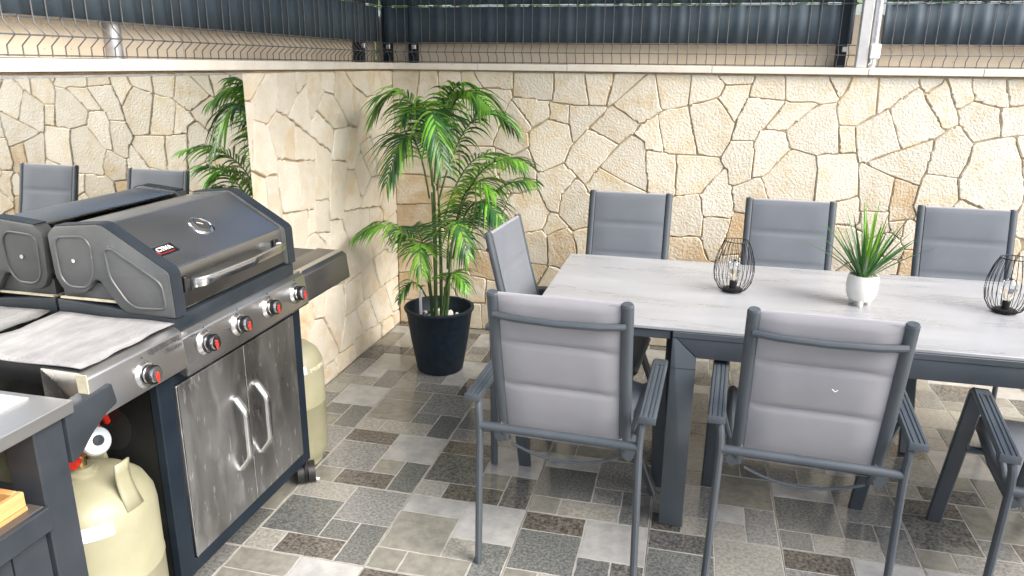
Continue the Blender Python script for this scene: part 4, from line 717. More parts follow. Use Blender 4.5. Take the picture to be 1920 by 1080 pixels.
fence('dark mesh fence with woven slate strips on the back wall, right of the grey post', 'x', 2.60, 5.3, [(5.2, -.028, 'sq')], 2)

# posts standing on the coping between the two back fences
sp = thing('roof_post', 'pale grey square metal post standing on the back wall coping', 'post', (2.503, .03, 1.571))
obj('shaft', MB().box(2.478, 2.527, .005, .055, 1.5712, 2.75, .003), mat('pale_grey_metal', (.46, .47, .48), (.54, .55, .56), rough=.4, scale=12), sp)
rp = thing('pipe_post', 'round pale pipe with a white bracket beside the square grey post', 'pipe', (2.556, .04, 1.571))
obj('pipe', MB().tube([(2.556, .04, 1.5712), (2.556, .04, 2.75)], .020, 18), GALV, rp)
obj('bracket', MB().box(2.535, 2.583, -.002, .019, 1.615, 1.685, .004), WPLAS, rp)
obj('hook', MB().tube(fillet([(2.547, .005, 1.615), (2.545, .005, 1.592), (2.535, .005, 1.588)], .01), .003, 8), WPLAS, rp)

# unseen roof added above the posts to shade the corner, the right and near sides are open
rf_ = thing('added_shade_roof', 'white slatted roof added out of view above the barbecue end to shade the corner', 'roof', (1.2, -1.2, 2.75))
for k in range(20):
    y1 = .28-k*.145; obj('shade_roof_board', MB().box(-.32, 2.62, y1-.142, y1, 2.85, 2.872, .002), WPLAS, rf_, smooth=0)
for a in (-.19, 1.15, 2.478): obj('beam', MB().box(a, a+.049, -2.6, .27, 2.752, 2.8495, .003), WPLAS, rf_)

# ---------------------------------------------------------------- mirror on the left wall
MX = .038
mr_ = thing('wall_mirror', 'large frameless mirror on the left wall reflecting stones, palm and chairs', 'mirror', (.02, -2.6, .3))
obj('glass', MB().box(MX-.005, MX, -3.7, -1.566, .32, 1.5205), MIRR, mr_, smooth=0)
obj('backing', MB().box(.012, MX-.0055, -3.695, -1.571, .325, 1.5165), GALV, mr_, smooth=0)
obj('top_trim', MB().box(.010, MX+.002, -3.7, -1.566, 1.521, 1.5255), GALV, mr_, smooth=0)

# ================================================================ dining chairs
def pad(mb, x0, x1, path, seams, bulge, nrm, nx=9, edge=.02):
    """padded textile between x0..x1 following path [(y,z)...]; seams are fractions of its length"""
    P = [Vector((0, y, z)) for y, z in path]; Ls = [0]
    for i in range(1, len(P)): Ls.append(Ls[-1]+(P[i]-P[i-1]).length)
    T = Ls[-1]; ny = 40; V = []
    for j in range(ny+1):
        t = j/ny*T; i = max(k for k in range(len(Ls)) if Ls[k] <= t+1e-9); i = min(i, len(P)-2)
        q = P[i].lerp(P[i+1], (t-Ls[i])/(Ls[i+1]-Ls[i])); f = j/ny
        d = P[i+1]-P[i]; nn = Vector((0, d.z, -d.y)).normalized()*nrm
        k = max(a for a in range(len(seams)-1) if seams[a] <= f+1e-9) if f < 1 else len(seams)-2
        g = (f-seams[k])/(seams[k+1]-seams[k]); h = (max(0, min(1, 4*g*(1-g))))**.28
        for a in range(nx+1):
            u = a/nx; side = (max(0, min(1, min(u, 1-u)/.10)))**.5
            V.append(Vector((x0+(x1-x0)*u, q.y, q.z))+nn*(bulge*h*side))
    F = [(j*(nx+1)+a, j*(nx+1)+a+1, (j+1)*(nx+1)+a+1, (j+1)*(nx+1)+a) for j in range(ny) for a in range(nx)]
    return mb.add(V, F)
def make_chair():
    c = thing('dining_chair', '-', 'chair')
    arm_prof = [(-.025, -.006), (-.022, -.011), (.022, -.011), (.025, -.006), (.025, .007), (.021, .011), (.0155, .011), (.0135, .008), (.0115, .011), (.0045, .011), (.0025, .008), (-.0025, .008), (-.0045, .011), (-.0115, .011), (-.0135, .008), (-.0155, .011), (-.021, .011), (-.025, .007)]
    leg_prof = [(-.025, -.006), (-.02, -.011), (.02, -.011), (.025, -.006), (.025, .006), (.02, .011), (-.02, .011), (-.025, .006)]
    back = [(-.352, .945), (-.30, .73), (-.245, .54), (-.205, .415)]
    for s in (-1, 1):
        X = s*.262
        a = obj('armrest', MB().band([(X, -.325, .600), (X, -.10, .611), (X, .04, .617)], (1, 0, 0), [(p, q) for p, q in arm_prof]), ANTH, c, 30)
        obj('end_cap', MB().box(X-.0255, X+.0255, -.3305, -.3235, .5885, .612, .003, 2), ANTH, a)
        obj('front_leg', MB().band(fillet([(X, .04, .617), (X, .105, .619), (X*1.01, .185, .41), (X*1.02, .345, .004)], .07, 8), (1, 0, 0), leg_prof), ANTH, c, 30)
        obj('rear_leg', MB().tube(fillet([(X*.985, -.245, .590), (X*.95, -.312, .584), (s*.243, -.312, .515), (s*.252, -.302, .003)], .045, 6), .0115, 10, sx=1, sy=1.25, ref=(1, 0, 0)), ANTH, c)
        ps = obj('back_post', MB().tube([(s*.192, y, z) for y, z in back], .0185, 14, sx=1.0, sy=.78, ref=(1, 0, 0)), ANTH, c)
        obj('post_cap', MB().tube([(s*.192, -.352, .944), (s*.192, -.3545, .951)], [.0188, .015], 14, sx=1, sy=.78, ref=(1, 0, 0)), ANTH, ps)
        obj('bolt', MB().tube([(s*.183, -.262, .497), (s*.183, -.270, .495)], .006, 10), CHROME, ps)
        obj('seat_rail', MB().tube([(s*.205, -.225, .432), (s*.21, .0, .428), (s*.212, .17, .452), (s*.212, .235, .452)], .0215, 12, sx=.85, sy=1.15, ref=(1, 0, 0)), ANTH, c)
        obj('strut', MB().tube([(s*.21, -.13, .43), (s*.262, -.13, .604)], .008, 8), ANTH, c)
    up_ = [(.0, .0)]
    obj('upper_tube', MB().tube([(-.19, -.350, .882), (-.12, -.366, .880), (0, -.374, .879), (.12, -.366, .880), (.19, -.350, .882)], .0105, 10), ANTH, c)
    obj('cross_tube', MB().tube([(-.245, -.312, .505), (.245, -.312, .505)], .0135, 12), ANTH, c)
    obj('curved_rod', MB().tube([(x, -.215+.01*(1-(x/.17)**2), .405-.045*(1-(x/.17)**2)) for x in [-.17+.34*k/12 for k in range(13)]], .0048, 8), ANTH, c)
    obj('front_tube', MB().tube([(-.262, .12, .405), (.262, .12, .405)], .011, 10), ANTH, c)
    bp = [(-.3525, .944), (-.30, .73), (-.245, .54), (-.217, .45)]
    obj('backrest', pad(MB(), -.176, .176, [(y+.012, z) for y, z in bp], [0, .30, .60, .975, 1], .007, -1), FABF, c, 60)
    obj('back_panel', pad(MB(), -.178, .178, [(y-.003, z) for y, z in bp], [0, .30, .60, .975, 1], .013, 1), FABB, c, 60)
    for zf in (.30, .60):
        zz = .944-(.944-.45)*zf; yy = -.3525+(.944-zz)*.2745
        obj('seam', MB().tube([(-.168, yy-.004, zz), (.168, yy-.004, zz)], .0016, 6), FABB, c)
    obj('top_hem', MB().tube([(-.176, -.348, .943), (.176, -.348, .943)], .0075, 8), FABB, c)
    st = obj('seat', pad(MB(), -.2, .2, [(-.215, .446), (-.1, .432), (.05, .437), (.17, .468), (.23, .470), (.248, .452)], [0, .28, .56, .93, 1], .012, -1), FABF, c, 60)
    obj('seat_underside', pad(MB(), -.2, .2, [(-.222, .436), (-.1, .420), (.05, .425), (.17, .452), (.243, .445)], [0, .5, 1], .004, 1), FABB, st, 60)
    return c
ch0 = make_chair()
CH = [((1.402, -1.882), -2.5, 'padded grey dining chair seen from behind, left of the front table leg', ),
      ((2.122, -1.852), -3.2, 'padded grey dining chair seen from behind with a small white snag on its back'),
      ((2.885, -1.915), -8, 'dark chair cut off by the right edge, only arm, legs and seat showing'),
      ((1.345, -1.318), -94, 'grey dining chair at the left end of the table, turned sideways beside the palm'),
      ((1.428, -.705), 180, 'grey dining chair against the stone wall, nearest the palm'),
      ((2.197, -.705), 179, 'grey dining chair against the stone wall, behind the first wire lantern'),
      ((2.972, -.690), 178, 'grey dining chair against the stone wall, right of the small potted plant')]
chairs = []
for i, (p, a, lb) in enumerate(CH):
    c = ch0 if i == 0 else copy_tree(ch0)
    c.location = (p[0], p[1], 0); c.rotation_euler = (0, 0, R(a)); c['label'] = lb; c['group'] = 'chairs around the dining table'; chairs.append(c)
# white snag on the second chair's back panel
sn = MB().tube([(.028, -.338, .741), (.036, -.339, .735), (.043, -.338, .740)], .0013, 6)
me_s = obj('snag', sn, WHITET); me_s.parent = chairs[1]

# ================================================================ table
tb = thing('dining_table', 'long grey table with pale ceramic top and thick anthracite legs', 'table', (2.6, -1.353, 0))
TX0, TX1, TYB, TYF = 1.212, 3.99, -.893, -1.813
obj('table_top', MB().box(TX0, TX1, TYF+.004, TYB-.004, .733, .745, .002), CERAM, tb)
for a, b in ((TX0+.012, 1.694), (3.506, TX1-.012)):
    e = a if a < 2 else b-.023
    obj('leaf_frame', MB().box(a, b, TYF+.012, TYF+.035, .700, .7325, .002).box(a, b, TYB-.035, TYB-.012, .700, .7325, .002).box(e, e+.023, TYF+.036, TYB-.036, .7005, .732, .002), ANTH, tb)
def yz_mitre(y0, y1, nm):
    # rim, apron below it and mitred legs along one long side
    s = 1 if y1 > y0 else -1
    obj('rim', MB().box(1.700, 3.500, min(y0, y0+s*.032), max(y0, y0+s*.032), .712, .7325, .0015), ANTH, tb)
    ya, yb = y0+s*.003, y0+s*.026
    obj('apron', MB().prism([(1.712, .7115), (3.488, .7115), (3.415, .645), (1.785, .645)], 'y', ya, yb, .0012), ANTH, tb)
yz_mitre(TYF, 1, 'f'); yz_mitre(TYB, -2, 'b')
for (x0, x1) in ((1.700, 1.782), (3.418, 3.500)):
    inner = x1 if x0 < 2 else x0; outer = x0 if x0 < 2 else x1
    for (y0, y1) in ((TYF+.002, TYF+.080), (TYB-.080, TYB-.002)):
        ol = obj('leg', MB().prism([(outer, .004), (inner, .004), (inner, .643), (outer+(.010 if x0 < 2 else -.010), .711), (outer, .711)], 'y', y0, y1, .002), ANTH, tb)
        obj('seam_groove', MB().box(x0-.0006, x1+.0006, y0-.0006, y1+.0006, .6035, .6047), ANTHD, ol, smooth=0)
        obj('foot', MB().box(x0+.006, x1-.006, y0+.006, y1-.006, 0, .0045), RUB, ol, smooth=0)
obj('end_beam', MB().box(1.705, 1.728, TYF+.081, TYB-.081, .648, .7315, .002), ANTHD, tb)
obj('end_beam', MB().box(3.472, 3.495, TYF+.081, TYB-.081, .648, .7315, .002), ANTHD, tb)
for yy in (-1.55, -1.15): obj('slide_rail', MB().box(1.30, 3.90, yy-.02, yy+.02, .672, .7325, .002), ANTHD, tb)

# ---------------------------------------------------------------- lanterns and table plant
TZ = .7455
def lantern(x, y, label):
    r = thing('wire_lantern', label, 'lantern', (x, y, TZ), 'wire lanterns on the table')
    prof = [(.036, .004), (.052, .014), (.068, .042), (.0745, .080), (.072, .118), (.059, .165), (.044, .198)]
    for k in range(26):
        t = 2*math.pi*k/26
        obj('wire', MB().tube([(x+math.cos(t)*a, y+math.sin(t)*a, TZ+z) for a, z in prof], .0011, 5), BLACK, r)
    for a, z, q in ((.044, .198, .0016), (.037, .004, .0018)):
        obj('ring', MB().tube([(x+math.cos(t)*a, y+math.sin(t)*a, TZ+z) for t in [2*math.pi*k/32 for k in range(33)]], q, 6, caps=False), BLACK, r)
    b = obj('base', MB().lathe([(0, .001), (.036, .001), (.037, .012), (.033, .014), (0, .014)], 28, (x, y, TZ)), BLACK, r)
    obj('socket', MB().lathe([(0, .0145), (.0125, .0145), (.0125, .042), (.010, .045), (0, .045)], 18, (x, y, TZ)), BLACK, b)
    obj('bulb', MB().lathe([(.009, .0452), (.011, .052), (.021, .066), (.027, .084), (.026, .10), (.018, .117), (.006, .1245), (0, .1255)], 22, (x, y, TZ)), GLASS, r)
    obj('filament', MB().tube([(x-.006, y, TZ+.05), (x-.008, y, TZ+.085), (x, y+.003, TZ+.075), (x+.008, y, TZ+.085), (x+.006, y, TZ+.05)], .0006, 5), BRASS, r)
lantern(1.905, -1.325, 'black wire lantern with a glass bulb, left of the small potted plant')
lantern(2.835, -1.335, 'black wire lantern with a glass bulb, cut by the right edge')
pl = thing('potted_plant', 'small spiky green plant in a white footed pot on the table', 'plant', (2.350, -1.375, TZ))
x, y = 2.350, -1.375
obj('pot', MB().lathe([(0, .012), (.025, .0125), (.041, .022), (.051, .045), (.0545, .072), (.0525, .10), (.049, .113), (.046, .113), (.045, .104), (0, .1035)], 32, (x, y, TZ)), WHITEC, pl)
for k in range(3):
    t = R(-100+120*k); obj('foot', MB().lathe([(0, 0), (.008, 0), (.0105, .006), (.011, .026), (0, .03)], 14, (x+.031*math.cos(t), y+.031*math.sin(t), TZ)), WHITEC, pl)
pr = random.Random(2); gm = MB()
for k in range(46):
    a, q = pr.uniform(0, 6.28), .04*math.sqrt(pr.random()); bmx = bmesh.new(); bmesh.ops.create_icosphere(bmx, subdivisions=1, radius=pr.uniform(.003, .0055))
    gm.bm(bmx, Matrix.Translation((x+q*math.cos(a), y+q*math.sin(a), TZ+.106)))
o = obj('gravel', gm, mat('mixed_gravel', (.25, .22, .18), (.6, .57, .5), rough=.8, scale=90), pl); o['kind'] = 'stuff'
def blade(mb, p0, d, L, wd, droop, fold=.25, n=7, side=None):
    p = Vector(p0); d = Vector(d).normalized(); V = []; F = []
    sv = side or d.cross(Vector((0, 0, 1))); sv = Vector(sv)
    if sv.length < .1: sv = Vector((1, 0, 0))
    for i in range(n+1):
        t = i/n; w_ = wd*(min(1, .45+2.2*t))*(1-t**2.2) if i < n else .0004
        s_ = (sv-d*sv.dot(d)).normalized(); nn = s_.cross(d)
        V += [p-s_*w_, p-nn*w_*fold, p+s_*w_]
        d = (d+Vector((0, 0, -droop/n))).normalized(); p = p+d*(L/n)
    for i in range(n):
        a = 3*i; F += [(a, a+1, a+4, a+3), (a+1, a+2, a+5, a+4)]
    return mb.add(V, F)
for k in range(52):
    a = k*2.39996; el = R(87-46*(k/52)**.9); L = pr.uniform(.20, .28)*(1 if k > 10 else 1.02)
    d = (math.cos(a)*math.cos(el), math.sin(a)*math.cos(el), math.sin(el)); q = .016*(k/52)**.5
    o = obj('leaf', blade(MB(), (x+q*math.cos(a), y+q*math.sin(a), TZ+.102), d, L, .0066, .15+.3*(k/52), .5), SUC[1] if k < 17 else SUC[0], pl, 60)

# ================================================================ palm
px, py = .487, -.645
pp = thing('potted_palm', 'tall feathery green palm in a dark pot standing in the corner', 'palm', (px, py, 0))
pot = obj('pot', MB().lathe([(0, .003), (.115, .003), (.122, .01), (.150, .17), (.172, .325), (.181, .335), (.184, .345), (.182, .352), (.168, .352), (.165, .34), (.158, .285), (.150, .275), (0, .272)], 48, (px, py, 0)), POT, pp)
pm = MB()
for k in range(95):
    a, q = pr.uniform(0, 6.28), .145*math.sqrt(pr.random()); bmx = bmesh.new(); bmesh.ops.create_icosphere(bmx, subdivisions=1, radius=pr.uniform(.009, .016))
    for v in bmx.verts: v.co *= pr.uniform(.85, 1.12)
    pm.bm(bmx, Matrix.Translation((px+q*math.cos(a), py+q*math.sin(a), .281)))
o = obj('pebbles', pm, PEB, pp); o['kind'] = 'stuff'
def quad(a, b, c, n): return [Vector(a)*(1-t)**2+Vector(b)*2*t*(1-t)+Vector(c)*t*t for t in [i/n for i in range(n+1)]]
# fronds: (start, control, tip, leaflets per side, leaflet length, material, hang)
FR = [((.46, -.62, .95), (.36, -.60, 1.62), (.14, -.66, 1.30), 24, .20, 0, .9),
      ((.47, -.60, .95), (.50, -.52, 1.58), (.80, -.70, 1.36), 22, .20, 0, 1.0),
      ((.47, -.66, .98), (.50, -.84, 1.62), (.64, -.96, 1.12), 22, .19, 1, 1.1),
      ((.45, -.66, .92), (.42, -.80, 1.46), (.33, -.95, 1.02), 22, .18, 1, 1.1),
      ((.49, -.64, .90), (.62, -.46, 1.50), (.84, -.34, 1.22), 20, .18, 1, .9),
      ((.54, -.62, .62), (.66, -.60, 1.18), (1.00, -.72, 1.10), 22, .17, 0, .8),
      ((.55, -.60, .60), (.70, -.72, 1.10), (.95, -.86, .80), 24, .17, 1, 1.1),
      ((.54, -.66, .56), (.62, -.84, 1.02), (.78, -.98, .70), 20, .18, 1, 1.2),
      ((.43, -.64, .52), (.30, -.70, .86), (.07, -.78, .72), 20, .16, 0, .9),
      ((.42, -.62, .48), (.34, -.52, .86), (.16, -.46, .62), 18, .15, 1, 1.0),
      ((.45, -.68, .50), (.44, -.84, .86), (.52, -.98, .60), 16, .14, 0, 1.1),
      ((.52, -.66, .42), (.58, -.72, .62), (.70, -.78, .48), 14, .11, 0, .9),
      ((.42, -.66, .40), (.36, -.72, .54), (.30, -.78, .40), 8, .09, 1, .9),
      ((.50, -.58, .80), (.60, -.40, 1.26), (.86, -.22, 1.00), 18, .17, 1, .9),
      ((.47, -.64, 1.0), (.52, -.66, 1.45), (.66, -.70, 1.46), 16, .15, 0, 1.0),
      ((.46, -.64, .98), (.44, -.70, 1.50), (.36, -.80, 1.30), 18, .16, 0, 1.0),
      ((.48, -.62, .98), (.56, -.60, 1.56), (.70, -.60, 1.34), 20, .17, 0, 1.0),
      ((.55, -.64, .60), (.64, -.68, 1.12), (.84, -.74, .96), 20, .16, 0, 1.0),
      ((.58, -.62, .60), (.74, -.58, 1.02), (1.02, -.60, 1.00), 18, .15, 0, .9)]
for (a, b, c_, nl, ll, mi, hang) in FR:
    nl = int(nl*1.4)
    b = (.49+(b[0]-.49)*.92, b[1], b[2]+.03); c_ = (.50+(c_[0]-.50)*.90, c_[1], c_[2]+.02)
    P = quad(a, b, c_, 24); f = obj('frond', MB().tube(P, [.0045*(1-.8*i/24)+.0008 for i in range(25)], 6), STEM, pp)
    lm = [MB(), MB(), MB()]
    for k in range(nl):
        t = .22+.78*k/(nl-1); i = min(23, int(t*24)); q = P[i].lerp(P[i+1], t*24-i); d = (P[i+1]-P[i]).normalized()
        sv = d.cross(Vector((0, 0, 1)))
        if sv.length < .15: sv = Vector((1, .3, 0))
        sv.normalize(); upn = sv.cross(d)
        for s in (-1, 1):
            L = ll*(.55+.9*math.sin(math.pi*min(1, .12+.8*t)))*pr.uniform(.85, 1.1)*(.95 if t < .9 else .75)
            dr = (sv*s*.85+d*(.45+.5*t)+upn*(.38+pr.uniform(-.1, .12)))
            r_ = pr.random(); w3 = mi if r_ < .72 else (2 if r_ > .88 else (0 if mi else 1))
            blade(lm[w3], q, dr, L*.98, .0066, hang*pr.uniform(1.15, 2.0), .35, 7, side=d)
    for w3 in range(3):
        if lm[w3].f: obj('leaflets', lm[w3], LEAF[w3], f, 70)['kind'] = 'stuff'
for (x1, y1, x2, y2, h_, r_) in ((.46, -.63, .465, -.63, .98, .011), (.475, -.66, .462, -.655, .95, .009), (.49, -.62, .485, -.62, .92, .010), (.525, -.65, .545, -.63, .64, .009), (.50, -.66, .55, -.62, .62, .007),
                            (.45, -.65, .43, -.64, .55, .008), (.44, -.63, .42, -.63, .50, .006), (.505, -.63, .52, -.66, .46, .006)):
    obj('cane', MB().tube([(x1, y1, .262), ((x1+x2)/2+.004, (y1+y2)/2, .262+(h_-.262)*.5), (x2, y2, h_)], [r_, r_*.9, r_*.55], 10), STEM, pp)
obj('tag_strip', MB().tube([(.405, -.70, .27), (.405, -.702, .40), (.41, -.705, .45)], .006, 6, sx=1.3, sy=.4), PAPER, pp)

# ================================================================ gas barbecue
gb = thing('gas_barbecue', 'stainless steel gas barbecue with domed lid, five knobs and two steel doors', 'barbecue', (.22, -2.26, 0))
CX0, CX1, CY0, CY1 = .055, .388, -2.638, -1.884
# cabinet
obj('side_panel', MB().box(CX0, CX1-.03, CY0+.004, CY0+.014, .125, .742), BLACK, gb, smooth=0)
obj('side_panel', MB().box(CX0, CX1-.03, CY1-.014, CY1-.004, .125, .742), ANTHD, gb, smooth=0)
obj('hose_hole', MB().tube([(.215, CY0+.0035, .60), (.215, CY0+.0022, .60)], .07, 28), RUB, gb)
obj('rear_panel', MB().box(CX0-.008, CX0-.001, CY0+.016, CY1-.016, .125, .742), BLACK, gb, smooth=0)
obj('floor_panel', MB().box(CX0, CX1-.03, CY0+.016, CY1-.016, .120, .134), ANTHD, gb, smooth=0)
fp = MB().box(CX1-.028, CX1, CY0, CY0+.062, .118, .744, .003)
obj('front_post', fp, ANTHD, gb); obj('front_post', MB().box(CX1-.028, CX1, CY1-.055, CY1, .118, .744, .003), ANTHD, gb)
obj('bottom_rail', MB().box(CX1-.027, CX1-.001, CY0+.063, CY1-.056, .119, .165, .002), ANTHD, gb)
obj('top_rail', MB().box(CX1-.027, CX1-.001, CY0+.063, CY1-.056, .716, .743, .002), ANTHD, gb)
for (a, b, hy) in ((CY0+.066, -2.2535, -2.325), (-2.2495, CY1-.058, -2.205)):
    d = obj('door', MB().box(CX1-.016, CX1+.006, a, b, .169, .7135, .002), STEELD, gb)
    obj('door_edge', MB().box(CX1+.0062, CX1+.0075, a, a+.0022, .169, .7135), CHROME, d, smooth=0)
    obj('handle', MB().tube(fillet([(CX1+.004, hy, .325), (CX1+.012, hy, .326), (CX1+.046, hy, .372), (CX1+.046, hy, .522), (CX1+.012, hy, .570), (CX1+.004, hy, .571)], .012, 4), .0105, 12, sx=.8, sy=1.35, ref=(1, 0, 0)), CHROME, d)
for (cx, cy) in ((.340, CY0+.03), (.340, CY1+.022), (.10, CY0+.05), (.10, CY1-.035)):
    k = obj('caster', MB().box(cx-.018, cx+.018, cy-(.02 if cy < -2 else .075), cy+.02, .108, .1175, .003).tube([(cx, cy, .05), (cx, cy, .109)], .012, 10), BLACK, gb)
    for s in (-1, 1): obj('wheel', MB().tube([(cx+.012+s*.006, cy+s*.004, .0425), (cx+.012+s*.028, cy+s*.018, .0425)], .042, 24), RUB, k)
    obj('hood_cover', MB().tube([(cx+.012-.0035, cy-.002, .050), (cx+.012+.0035, cy+.002, .050)], .048, 24), BLACK, k)
    obj('brake_tab', MB().box(cx+.040, cx+.066, cy-.008, cy+.008, .016, .022, .002), WPLAS, k)
# control panel, shelves
def panel(name, y0, y1, z0, z1, xf, slope=.0):
    return MB().prism(filletc([(.30, z0+.012), (xf-.006, z0), (xf, z0+.006), (xf-.012, z1-.012), (xf-.030, z1), (.30, z1+.002)], .004, 2), 'y', y0, y1, .0008)
cp = obj('control_panel', panel('', -2.566, -1.9015, .7455, .866, .437), STEEL, gb)
ls = obj('side_burner_panel', panel('', -2.895, -2.5675, .772, .888, .437), STEEL, gb)
rs = obj('right_shelf_front', panel('', -1.9, -1.566, .752, .862, .437), mat('dark_brushed_steel', (.20, .195, .19), (.27, .265, .26), rough=.3, rough2=.42, metal=1, scale=4, stretch=(1, .3, 1)), gb)
obj('right_shelf', MB().box(.045, .3985, -1.902, -1.568, .815, .8595, .003), BROWN, rs)
obj('shelf_border', MB().box(.385, .414, -1.901, -1.567, .8605, .8645, .0015), STEEL, rs)
ld = obj('side_burner_lid', MB().box(.055, .398, -2.890, -2.578, .845, .8945, .006, 2), BLACK, ls)
obj('corner_trim', MB().box(.3985, .428, -2.8985, -2.8955, .835, .886, .001), GREASE, ls)
for ky, kz in ((-2.722, .816), (-2.478, .812), (-2.316, .812), (-2.148, .812), (-1.978, .809)):
    par = ls if ky < -2.6 else cp
    A = Matrix.Rotation(R(84), 4, 'Y'); xb = .428
    bz = obj('knob_bezel', MB().lathe([(.036, 0), (.036, .004), (.030, .012), (.026, .013), (.026, .004)], 30, (xb, ky, kz), A), CHROME, par)
    kb = obj('knob', MB().lathe([(.0235, .004), (.0235, .020), (.0215, .0225), (.0205, .0235), (.0205, .036), (.019, .039), (0, .039)], 30, (xb, ky, kz), A), CHROME, par)
    obj('grip_ring', MB().lathe([(.0240, .0205), (.0243, .0215), (.0243, .032), (.0240, .033)], 30, (xb, ky, kz), A), BLACK, kb)
    obj('pointer', MB().box(xb+.0385, xb+.042, ky-.0034, ky+.0034, kz-.016, kz+.011, .001), REDP, kb)
    obj('pointer_dot', MB().lathe([(.0066, .0388), (.0066, .0402), (0, .0402)], 16, (xb, ky, kz-.006), A), REDP, kb)
    mk = MB()
    for k in range(14):
        t = R(150+k*9); mk.tube([(xb+.0035, ky+math.cos(t)*.041, kz+math.sin(t)*.041), (xb+.0035, ky+math.cos(t+.16)*.041, kz+math.sin(t+.16)*.041)], .0006+.0012*k/14, 5)
    mk.tube([(xb+.0008, ky, kz+.045), (xb+.0018, ky, kz+.045)], .003, 8)
    obj('dial_marks', mk, INK, par)
TX = Vector((0, 1, 0)); TU = Vector((-.10, 0, 1)).normalized()
obj('lettering', text_mb('QUATRO XXL', .0185, TX, TU, (.4300, -2.696, .8585), bold=.0006), INK, ls)
obj('lettering', text_mb('Premium', .017, TX, TU, (.4320, -2.640, .841), bold=.0004, shear=.35), INK, ls)
obj('lettering', text_mb('Activa', .010, TX, TU, (.4325, -2.538, .848), bold=.0001), INK, cp)
# firebox and lid
obj('firebox', MB().prism([(.042, .862), (.405, .862), (.405, .908), (.042, .935)], 'y', -2.565, -1.935, .003), CASTD, gb)
obj('gasket', MB().box(.05, .262, -2.561, -2.555, .9365, .942).box(.05, .06, -2.554, -1.94, .934, .940), GREASE, gb, smooth=0)
obj('firebox_upper', MB().box(.052, .33, -2.548, -1.95, .93, .985), CAST, gb, smooth=0)
side = [(.068, 1.140), (.045, 1.115), (.050, 1.0), (.066, .968), (.090, .957), (.130, .957), (.150, .966), (.166, .990), (.178, 1.0), (.192, .998), (.215, .965), (.245, .925), (.268, .912), (.414, .909), (.410, 1.030), (.402, 1.040), (.222, 1.150), (.205, 1.153)]
lid = obj('lid', MB().prism(filletc([(.070, 1.137), (.208, 1.149), (.397, 1.037), (.404, .918), (.392, .918), (.385, 1.028), (.200, 1.137), (.072, 1.126)], .006, 2), 'y', -2.522, -1.982), LIDM, gb, 30)
def shell(y0, y1, yo):
    # cast end cap with rounded rim and two outlined panels
    c = obj('lid_end', MB().prism(filletc(side, .008, 2), 'y', y0, y1, .005), CASTD if False else CAST, lid)
    rim = MB(); rp_ = [(.070, 1.1425), (.206, 1.1555), (.224, 1.1525), (.404, 1.0425), (.4125, 1.031), (.4165, .911)]
    rim.band([(a, (y0+y1)/2, b) for a, b in [(p.x, p.y) for p in fillet([(q[0], q[1], 0) for q in rp_], .015, 3)]], (0, 1, 0), [(-(y1-y0)/2+.004, 0), ((y1-y0)/2-.001, 0), ((y1-y0)/2-.001, .003), (-(y1-y0)/2+.004, .003)])
    obj('rim', rim, CASTD, c)
    for poly in ([(.078, 1.112), (.162, 1.118), (.180, 1.095), (.176, 1.01), (.150, .975), (.092, .975), (.070, 1.0), (.066, 1.09)],
                 [(.222, 1.088), (.245, 1.09), (.385, 1.005), (.392, .935), (.300, .930), (.272, .945), (.228, 1.01)]):
        P = filletc(poly, .018, 3); P = [(a, yo, b) for a, b in P]
        obj('panel_bead', MB().tube(P+[P[0]], .0032, 6, caps=False), CAST, c)
    obj('hinge_bolt', MB().tube([(.122, yo, 1.05), (.122, yo+(-.004 if yo < -2.3 else .004), 1.05)], .006, 10), CHROME, c)
shell(-2.568, -2.5225, -2.5685); shell(-1.9815, -1.936, -1.9355)
ft = lambda u, y, h: Vector((.208, y, 1.149))+Vector((.189, 0, -.112))*u+Vector((.51, 0, .86)).normalized()*h   # point on the sloping face
hx, hy, hz = .2, 0, 0
nf = Vector((.112, 0, .189)).normalized(); tq = nf.to_track_quat('Z', 'Y').to_matrix().to_4x4()
tc = Vector((.300, -2.262, 0)); tc.z = 1.149-(tc.x-.208)*.112/.189+.0005
th = obj('thermometer', MB().lathe([(.040, 0), (.039, .004), (.029, .008), (.027, .008), (.026, .005), (0, .005)], 30, tc, tq), CHROME, lid)
obj('gauge', MB().lathe([(.0255, .0052), (.0255, .0062), (0, .0062)], 28, tc, tq), DARKGLASS, th)
obj('needle', MB().box(-.002, .018, -.0012, .0012, .0064, .0072, mtx=Matrix.Translation(tc) @ tq @ Matrix.Rotation(2.4, 4, 'Z')), WHITET, th)
bc = Vector((.338, -2.487, 0)); bc.z = 1.149-(bc.x-.208)*.112/.189+.0006
ey = Vector((0, 1, 0)); eu = Vector((-.189, 0, .112)).normalized()
def plate(mb, c, w_, h_, t0, t1):
    V = []
    for t in (t0, t1):
        for sx, sy in ((-1, -1), (1, -1), (1, 1), (-1, 1)): V.append(c+ey*sx*w_+eu*sy*h_+nf*t)
    return mb.add(V, [(0, 1, 2, 3), (4, 5, 6, 7), (0, 1, 5, 4), (1, 2, 6, 5), (2, 3, 7, 6), (3, 0, 4, 7)])
bd = obj('badge', plate(MB(), bc, .052, .0205, 0, .0012), CHROME, lid, smooth=0)
obj('badge_face', plate(MB(), bc, .049, .018, .0013, .0020), BLACK, bd, smooth=0)
obj('lettering', text_mb('A', .027, ey, eu, bc-ey*.041-eu*.008+nf*.0024, bold=.0005), REDT, bd)
obj('lettering', text_mb('CTIVA', .021, ey, eu, bc-ey*.022-eu*.002+nf*.0024, bold=.0006), WHITET, bd)
dd = MB()
for k in range(12): plate(dd, bc+ey*(-.026+k*.0052)-eu*.0105, .0013, .0011, .0021, .0026)
obj('small_print', dd, REDT, bd, smooth=0)
